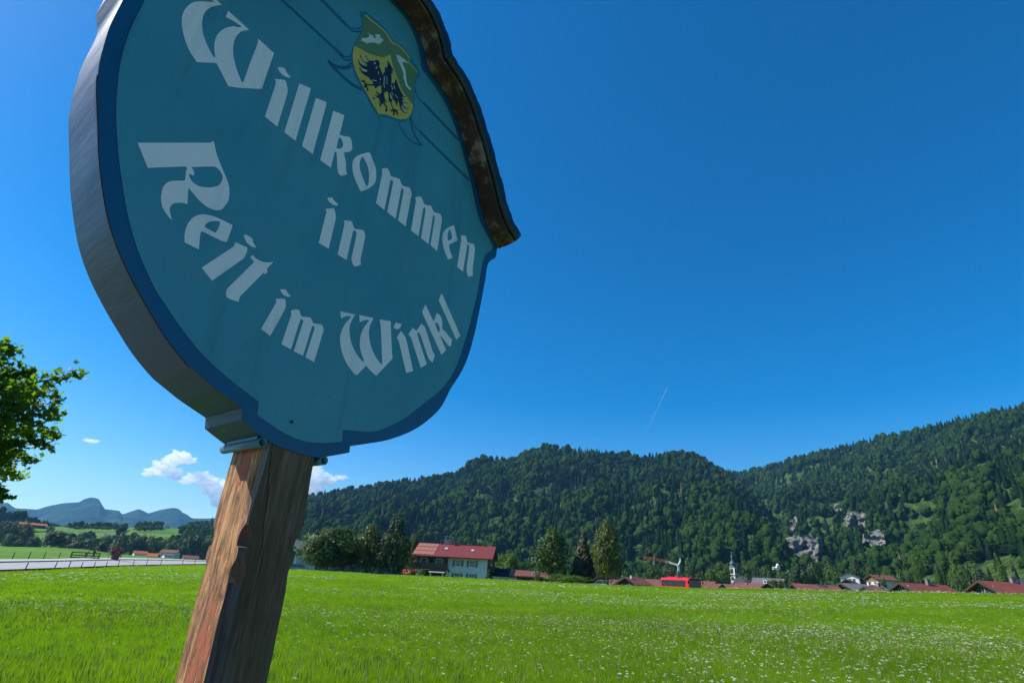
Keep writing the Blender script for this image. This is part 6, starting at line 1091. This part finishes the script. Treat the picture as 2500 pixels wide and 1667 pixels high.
roof = sweep([(-.084, .004), (-.098, .020), (-.100, .050), (-.088, .062), (.06, .075), (.285, .062), (.295, .018), (.285, .012), (.06, .058), (-.078, .048), (-.082, .010)]).build('roof', COPR, sg, True)
sweep([(-.080, -.006), (-.080, .012), (.275, .012), (.275, -.006), (.19, -.006), (.19, .0008), (-.0032, .0008), (-.0032, -.006)]).build('soffit', SOF, roof)
# post
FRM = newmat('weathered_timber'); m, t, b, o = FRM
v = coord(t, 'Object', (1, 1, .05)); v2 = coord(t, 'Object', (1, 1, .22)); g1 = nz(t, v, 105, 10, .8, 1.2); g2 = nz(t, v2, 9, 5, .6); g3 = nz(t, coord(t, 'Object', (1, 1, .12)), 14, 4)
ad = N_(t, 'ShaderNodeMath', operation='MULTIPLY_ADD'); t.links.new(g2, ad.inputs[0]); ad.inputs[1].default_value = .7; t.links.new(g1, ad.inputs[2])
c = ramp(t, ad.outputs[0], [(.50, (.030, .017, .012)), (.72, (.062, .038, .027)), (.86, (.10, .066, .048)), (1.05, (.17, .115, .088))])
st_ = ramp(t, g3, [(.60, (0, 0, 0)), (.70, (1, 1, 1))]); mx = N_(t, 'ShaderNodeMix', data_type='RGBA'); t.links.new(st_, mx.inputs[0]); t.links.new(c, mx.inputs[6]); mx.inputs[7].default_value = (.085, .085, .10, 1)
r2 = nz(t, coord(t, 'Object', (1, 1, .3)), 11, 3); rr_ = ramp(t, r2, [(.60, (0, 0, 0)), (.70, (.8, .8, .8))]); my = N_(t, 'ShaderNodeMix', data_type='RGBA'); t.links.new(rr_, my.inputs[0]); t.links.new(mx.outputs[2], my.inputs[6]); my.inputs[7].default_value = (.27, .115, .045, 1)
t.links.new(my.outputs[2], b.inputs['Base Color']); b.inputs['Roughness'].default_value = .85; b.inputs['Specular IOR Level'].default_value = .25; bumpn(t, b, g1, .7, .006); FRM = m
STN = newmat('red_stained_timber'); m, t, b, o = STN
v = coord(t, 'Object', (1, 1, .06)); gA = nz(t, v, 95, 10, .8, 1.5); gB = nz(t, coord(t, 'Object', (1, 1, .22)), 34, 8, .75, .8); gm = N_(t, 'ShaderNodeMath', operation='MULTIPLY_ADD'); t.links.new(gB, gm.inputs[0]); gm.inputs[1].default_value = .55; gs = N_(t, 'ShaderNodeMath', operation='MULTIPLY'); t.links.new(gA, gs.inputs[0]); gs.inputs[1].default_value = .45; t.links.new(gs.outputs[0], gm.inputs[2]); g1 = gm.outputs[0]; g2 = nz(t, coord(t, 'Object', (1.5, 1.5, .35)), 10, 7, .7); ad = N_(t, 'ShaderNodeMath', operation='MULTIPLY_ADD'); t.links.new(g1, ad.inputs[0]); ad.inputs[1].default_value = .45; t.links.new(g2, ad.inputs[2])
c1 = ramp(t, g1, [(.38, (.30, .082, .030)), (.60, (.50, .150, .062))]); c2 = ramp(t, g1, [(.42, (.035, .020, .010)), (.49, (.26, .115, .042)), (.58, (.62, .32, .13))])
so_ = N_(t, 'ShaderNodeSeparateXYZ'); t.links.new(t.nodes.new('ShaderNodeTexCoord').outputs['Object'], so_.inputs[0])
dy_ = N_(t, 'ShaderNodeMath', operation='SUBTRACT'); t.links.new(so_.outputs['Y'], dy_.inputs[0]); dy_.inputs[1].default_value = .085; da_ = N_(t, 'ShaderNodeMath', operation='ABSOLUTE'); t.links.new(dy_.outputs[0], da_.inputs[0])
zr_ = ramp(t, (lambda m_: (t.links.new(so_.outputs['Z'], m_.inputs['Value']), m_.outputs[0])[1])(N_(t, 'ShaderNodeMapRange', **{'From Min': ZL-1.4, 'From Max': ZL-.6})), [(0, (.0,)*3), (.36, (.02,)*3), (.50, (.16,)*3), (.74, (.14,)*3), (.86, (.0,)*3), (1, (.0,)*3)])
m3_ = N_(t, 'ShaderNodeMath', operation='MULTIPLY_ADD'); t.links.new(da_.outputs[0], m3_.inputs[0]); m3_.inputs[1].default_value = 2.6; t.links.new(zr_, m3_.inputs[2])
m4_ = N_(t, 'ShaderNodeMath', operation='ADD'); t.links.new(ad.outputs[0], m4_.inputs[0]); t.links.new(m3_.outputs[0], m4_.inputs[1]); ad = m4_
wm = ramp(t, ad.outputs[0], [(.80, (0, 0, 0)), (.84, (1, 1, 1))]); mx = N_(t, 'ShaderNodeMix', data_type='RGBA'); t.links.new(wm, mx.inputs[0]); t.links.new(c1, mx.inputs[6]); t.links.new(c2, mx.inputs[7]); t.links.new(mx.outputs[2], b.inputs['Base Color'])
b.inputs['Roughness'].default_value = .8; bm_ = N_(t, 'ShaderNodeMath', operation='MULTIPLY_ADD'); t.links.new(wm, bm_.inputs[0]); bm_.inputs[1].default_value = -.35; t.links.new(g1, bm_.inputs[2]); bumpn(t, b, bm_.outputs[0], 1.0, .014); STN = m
CHM = simple('grey_chamfer_timber', (.17, .155, .15), (.10, .085, .075), 120, .85, sc=(1, 1, .03), bump=.7, bdist=.004)
CH2 = simple('blue_grey_chamfer', (.088, .076, .075), (.030, .022, .018), 110, .85, sc=(1, 1, .05), bump=1.0, bdist=.006, detail=8, lo=.40, hi=.60)
prof = [(-.600, .011), (-.70, .010), (-.79, .005), (-.838, .003), (-.846, .007), (-.854, .014), (-.864, .021), (-.880, .025), (-.891, .023), (-.894, .013), (-.905, .011), (-.918, .012), (-.926, .017), (-.936, .025), (-.952, .027), (-.968, .023), (-.99, .021), (-1.06, .022), (-1.2, .022), (-1.5, .022), (-1.9, .022), (-ZL-.25, .022)]
px0, px1, py0, py1 = -.0820, .0655, .0035, .1700
rows = []
zs = []
for (a, ca), (b2, cb2) in zip(prof[:-1], prof[1:]):
    n_ = max(1, int(abs(b2-a)/.012)) if a > -1.2 else max(1, int(abs(b2-a)/.05))
    for k in range(n_): zs.append((a+(b2-a)*k/n_, ca+(cb2-ca)*k/n_))
zs.append(prof[-1])
for (z_, c_) in zs:
    j = lambda s_, a=.0018: a*fbm(z_*9, s_*3.7, 1.3, 4)
    gd = max(0.0, min(.022, (z_+1.02)*.11)); ug = -.066+(-.66-z_)*.147+.0016*math.sin(z_*46); gw = .0011*(gd/.022)+.00012
    cl_ = c_*(1+.25*fbm(z_*7, 5, 2, 3))
    rows.append([(px0+c_+j(1), py0), (ug-gw, py0), (ug, py0+gd+.0003), (ug+gw, py0), (px1-c_, py0), (px1+j(2), py0+c_), (px1+j(3), py1-c_), (px1-c_, py1), (px0+c_, py1), (px0+j(4), py1-cl_), (px0+j(5), py0+cl_)])
k = len(rows[0]); q = MB()
vs = [(x_, y_, z_+ZL) for (z_, c_), rw in zip(zs, rows) for x_, y_ in rw]; fs = []; ms = []
for i in range(len(rows)-1):
    for j_ in range(k):
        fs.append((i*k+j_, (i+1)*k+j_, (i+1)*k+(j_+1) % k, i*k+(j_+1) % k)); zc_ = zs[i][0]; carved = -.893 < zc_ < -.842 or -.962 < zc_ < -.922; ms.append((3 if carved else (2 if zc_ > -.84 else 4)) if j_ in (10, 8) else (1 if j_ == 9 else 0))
fs.append(tuple(range(k))); ms.append(0)
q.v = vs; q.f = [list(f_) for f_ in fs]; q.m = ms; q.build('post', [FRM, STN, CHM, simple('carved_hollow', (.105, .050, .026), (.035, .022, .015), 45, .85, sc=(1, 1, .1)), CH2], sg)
# open tubes clamping the sheet on both sides of the post
TUB = simple('blue_tube_paint', (.03, .13, .18), (.05, .15, .19), 20, .45, metal=.2)
for (u, v_) in ((-.0945, -.6555), (.0845, -.6650)):
    q = MB(); n = 16; r1, r2_ = .0118, .0092; y0, y1 = -.002, .188; vs = []
    for (r_, y_) in ((r1, y0), (r1, y1), (r2_, y1), (r2_, y0)): vs += [(u+r_*math.cos(a*2*math.pi/n), y_, v_+ZL+r_*math.sin(a*2*math.pi/n)) for a in range(n)]
    q.add(vs, [(i*n+a, i*n+(a+1) % n, ((i+1) % 4)*n+(a+1) % n, ((i+1) % 4)*n+a) for i in range(4) for a in range(n)]); q.build('clamp_tube', TUB, sg, True)
q = MB(); q.box((-.008, .09, -.632+ZL), (.19, .15, .03)); q.build('clamp_plate', TUB, sg)

# ------------------------------------------------------------------ meadow grass and white flowers
GB = leafmat('grass_blades', (.130, .222, .008), (.188, .285, .012), .30, .5, c2=(.27, .33, .04), rough=.85, spec=.05, tcol=1.6)
FLW = simple('umbel_white', (.60, .62, .50), (.50, .54, .40), 30, .8); FLS = simple('umbel_stem', (.06, .12, .02), (.05, .10, .02), 30, .8); YELF = simple('buttercup_yellow', (.7, .5, .02), (.6, .45, .02), 30, .7); SEED = simple('seed_heads', (.20, .19, .09), (.15, .15, .06), 30, .9)
def tuft(seed, n=16, h=.30, spread=.10, wd=.006, heads=0):
    g = random.Random(seed); mb = MB()
    for k in range(n):
        a = g.random()*6.28; r_ = spread*math.sqrt(g.random()); x, y = r_*math.cos(a), r_*math.sin(a); hh = h*(.55+.6*g.random()); b = g.random()*6.28; l = hh*(.12+.35*g.random()); wx, wy = wd*math.cos(b+1.57), wd*math.sin(b+1.57); dx, dy = l*math.cos(b), l*math.sin(b)
        mb.add([(x-wx, y-wy, -.03), (x+wx, y+wy, -.03), (x+dx*.25+wx*.8, y+dy*.25+wy*.8, hh*.5), (x+dx*.25-wx*.8, y+dy*.25-wy*.8, hh*.5), (x+dx, y+dy, hh)], [(0, 1, 2, 3), (3, 2, 4)])
        if k < heads:
            mb.cur = 1; s = .006; z2 = hh*1.25; mb.add([(x+dx, y+dy, hh*.7), (x+dx*1.1+s, y+dy*1.1, z2-.05), (x+dx*1.15, y+dy*1.15, z2), (x+dx*1.1-s, y+dy*1.1, z2-.05)], [(0, 1, 2, 3)]); mb.cur = 0
    return link('z%02d' % seed, mb.mesh('grass_tuft', [GB, SEED]), hide=True)
TU = [tuft(k, 30, .095+.014*k, .19, .0024, (0, 0, 2, 3, 0)[k]) for k in range(5)]
g = np.random.default_rng(3)
def meadow_pts(n, a0, a1, r0, r1, pw):
    az = a0+(a1-a0)*g.random(n); u = g.random(n); r = (r0**(pw+1)+u*(r1**(pw+1)-r0**(pw+1)))**(1/(pw+1)); return az, r
A_, R_ = [], []
for (n, r0, r1, pw) in ((130000, 6.5, 24, .35), (70000, 24, 60, -.2), (60000, 55, 150, -.6)):
    a, r = meadow_pts(n, R(-47), R(50), r0, r1, pw); rc, zc = edge(a); k = r < rc*.999; A_.append(a[k]); R_.append(r[k])
a, r = meadow_pts(26000, R(-48), R(51), .93, .999, 0); rc, zc = edge(a); A_.append(a); R_.append(r*rc)
A_, R_ = np.concatenate(A_), np.concatenate(R_); X, Y = R_*np.sin(A_), R_*np.cos(A_)
def mz(az, r, X, Y):
    rc, zc = edge(az); q = r/rc; nn = np.array([mnoise.fractal(Vector((x*.08, y*.08, 3.0)), 1.0, 2.0, 4) for x, y in zip(X, Y)])
    return zc*q**1.35+.10*nn*np.minimum(1, r/15)*(1-q**4)
Zm = mz(A_, R_, X, Y); n = len(X)
hn = np.array([mnoise.fractal(Vector((x*.11, y*.16, 9.0)), 1.0, 2.0, 3) for x, y in zip(X, Y)])
sc_ = (.75+.5*g.random(n))*(1+.4*np.clip(hn, -.8, .8)); wsc = np.clip(R_/22, .55, 3.2)
S = np.stack([sc_*wsc, sc_*wsc, sc_*np.clip(1-R_/300, .7, 1)], 1)
instancer('grass', np.stack([X, Y, Zm], 1), S, np.stack([g.normal(size=n)*.12, g.normal(size=n)*.12, g.random(n)*6.28], 1), np.where((g.random(n) < .25), 2+g.integers(0, 2, n), np.array([0, 1, 4])[g.integers(0, 3, n)]), TU, 'long green hay meadow grass in front of the sign and village')
def umbel(seed, h=.21, rad=.045, n=11, s=.011, mat=None):
    gg = random.Random(seed); mb = MB(); mb.cur = 1
    mb.tube([(0, 0, 0), (.01, .005, h*.55), (.0, .0, h)], [.0022, .002, .0015], 4, False)
    for k in range(n):
        a = gg.random()*6.28; r_ = rad*math.sqrt(gg.random()); x, y, z = r_*math.cos(a), r_*math.sin(a), h+.012-r_*.25+gg.random()*.008; q = s*(.7+.6*gg.random())
        mb.cur = 1; mb.add([(0, 0, h-.03), (.001, 0, h-.03), (x, y, z)], [(0, 1, 2)]); mb.cur = 0; b = gg.random()*2
        mb.add([(x+q*math.cos(b+i*1.047), y+q*math.sin(b+i*1.047), z+gg.uniform(-.003, .003)) for i in range(6)], [(0, 1, 2, 3, 4, 5)])
    return link('z%02d' % seed, mb.mesh('umbel', [mat or FLW, FLS]), hide=True)
UM = [umbel(0), umbel(1, .18, .035, 9, .010), umbel(2, .25, .055, 14, .012), umbel(3, .19, .006, 2, .012, YELF)]
a, r = [], []
for (n, r0, r1, pw) in ((8000, 7, 25, .5), (24000, 18, 60, -.1), (26000, 45, 140, -.4), ):
    q = meadow_pts(n, R(-46), R(49), r0, r1, pw); a.append(q[0]); r.append(q[1])
q = meadow_pts(2600, R(-2), R(49), .94, .999, 0); a.append(q[0]); r.append(q[1]*edge(q[0])[0])
a, r = np.concatenate(a), np.concatenate(r); rc, zc = edge(a); k = r < rc; a, r = a[k], r[k]; X, Y = r*np.sin(a), r*np.cos(a)
dn = np.array([mnoise.fractal(Vector((x*.06+3, y*.10, 1.0)), .9, 2.0, 4) for x, y in zip(X, Y)]); base = np.clip(.50+.45*np.sin(np.clip((a-R(-18))/R(50), -.6, 1)*1.57), .38, 1)
k = g.random(len(a)) < np.clip((dn+.28)*1.5, 0.03, 1)*base; a, r, X, Y = a[k], r[k], X[k], Y[k]; n = len(a); Zm = mz(a, r, X, Y)
s_ = (.75+.5*g.random(n)); fw = np.clip(r/36, .48, 1.9); S = np.stack([s_*fw, s_*fw, s_], 1)
idx = np.where(g.random(n) < .008, 3, g.integers(0, 3, n))
instancer('meadow_flowers', np.stack([X, Y, Zm], 1), S, np.stack([g.normal(size=n)*.10, g.normal(size=n)*.10, g.random(n)*6.28], 1), idx, UM, 'white umbel flowers scattered through the meadow grass')
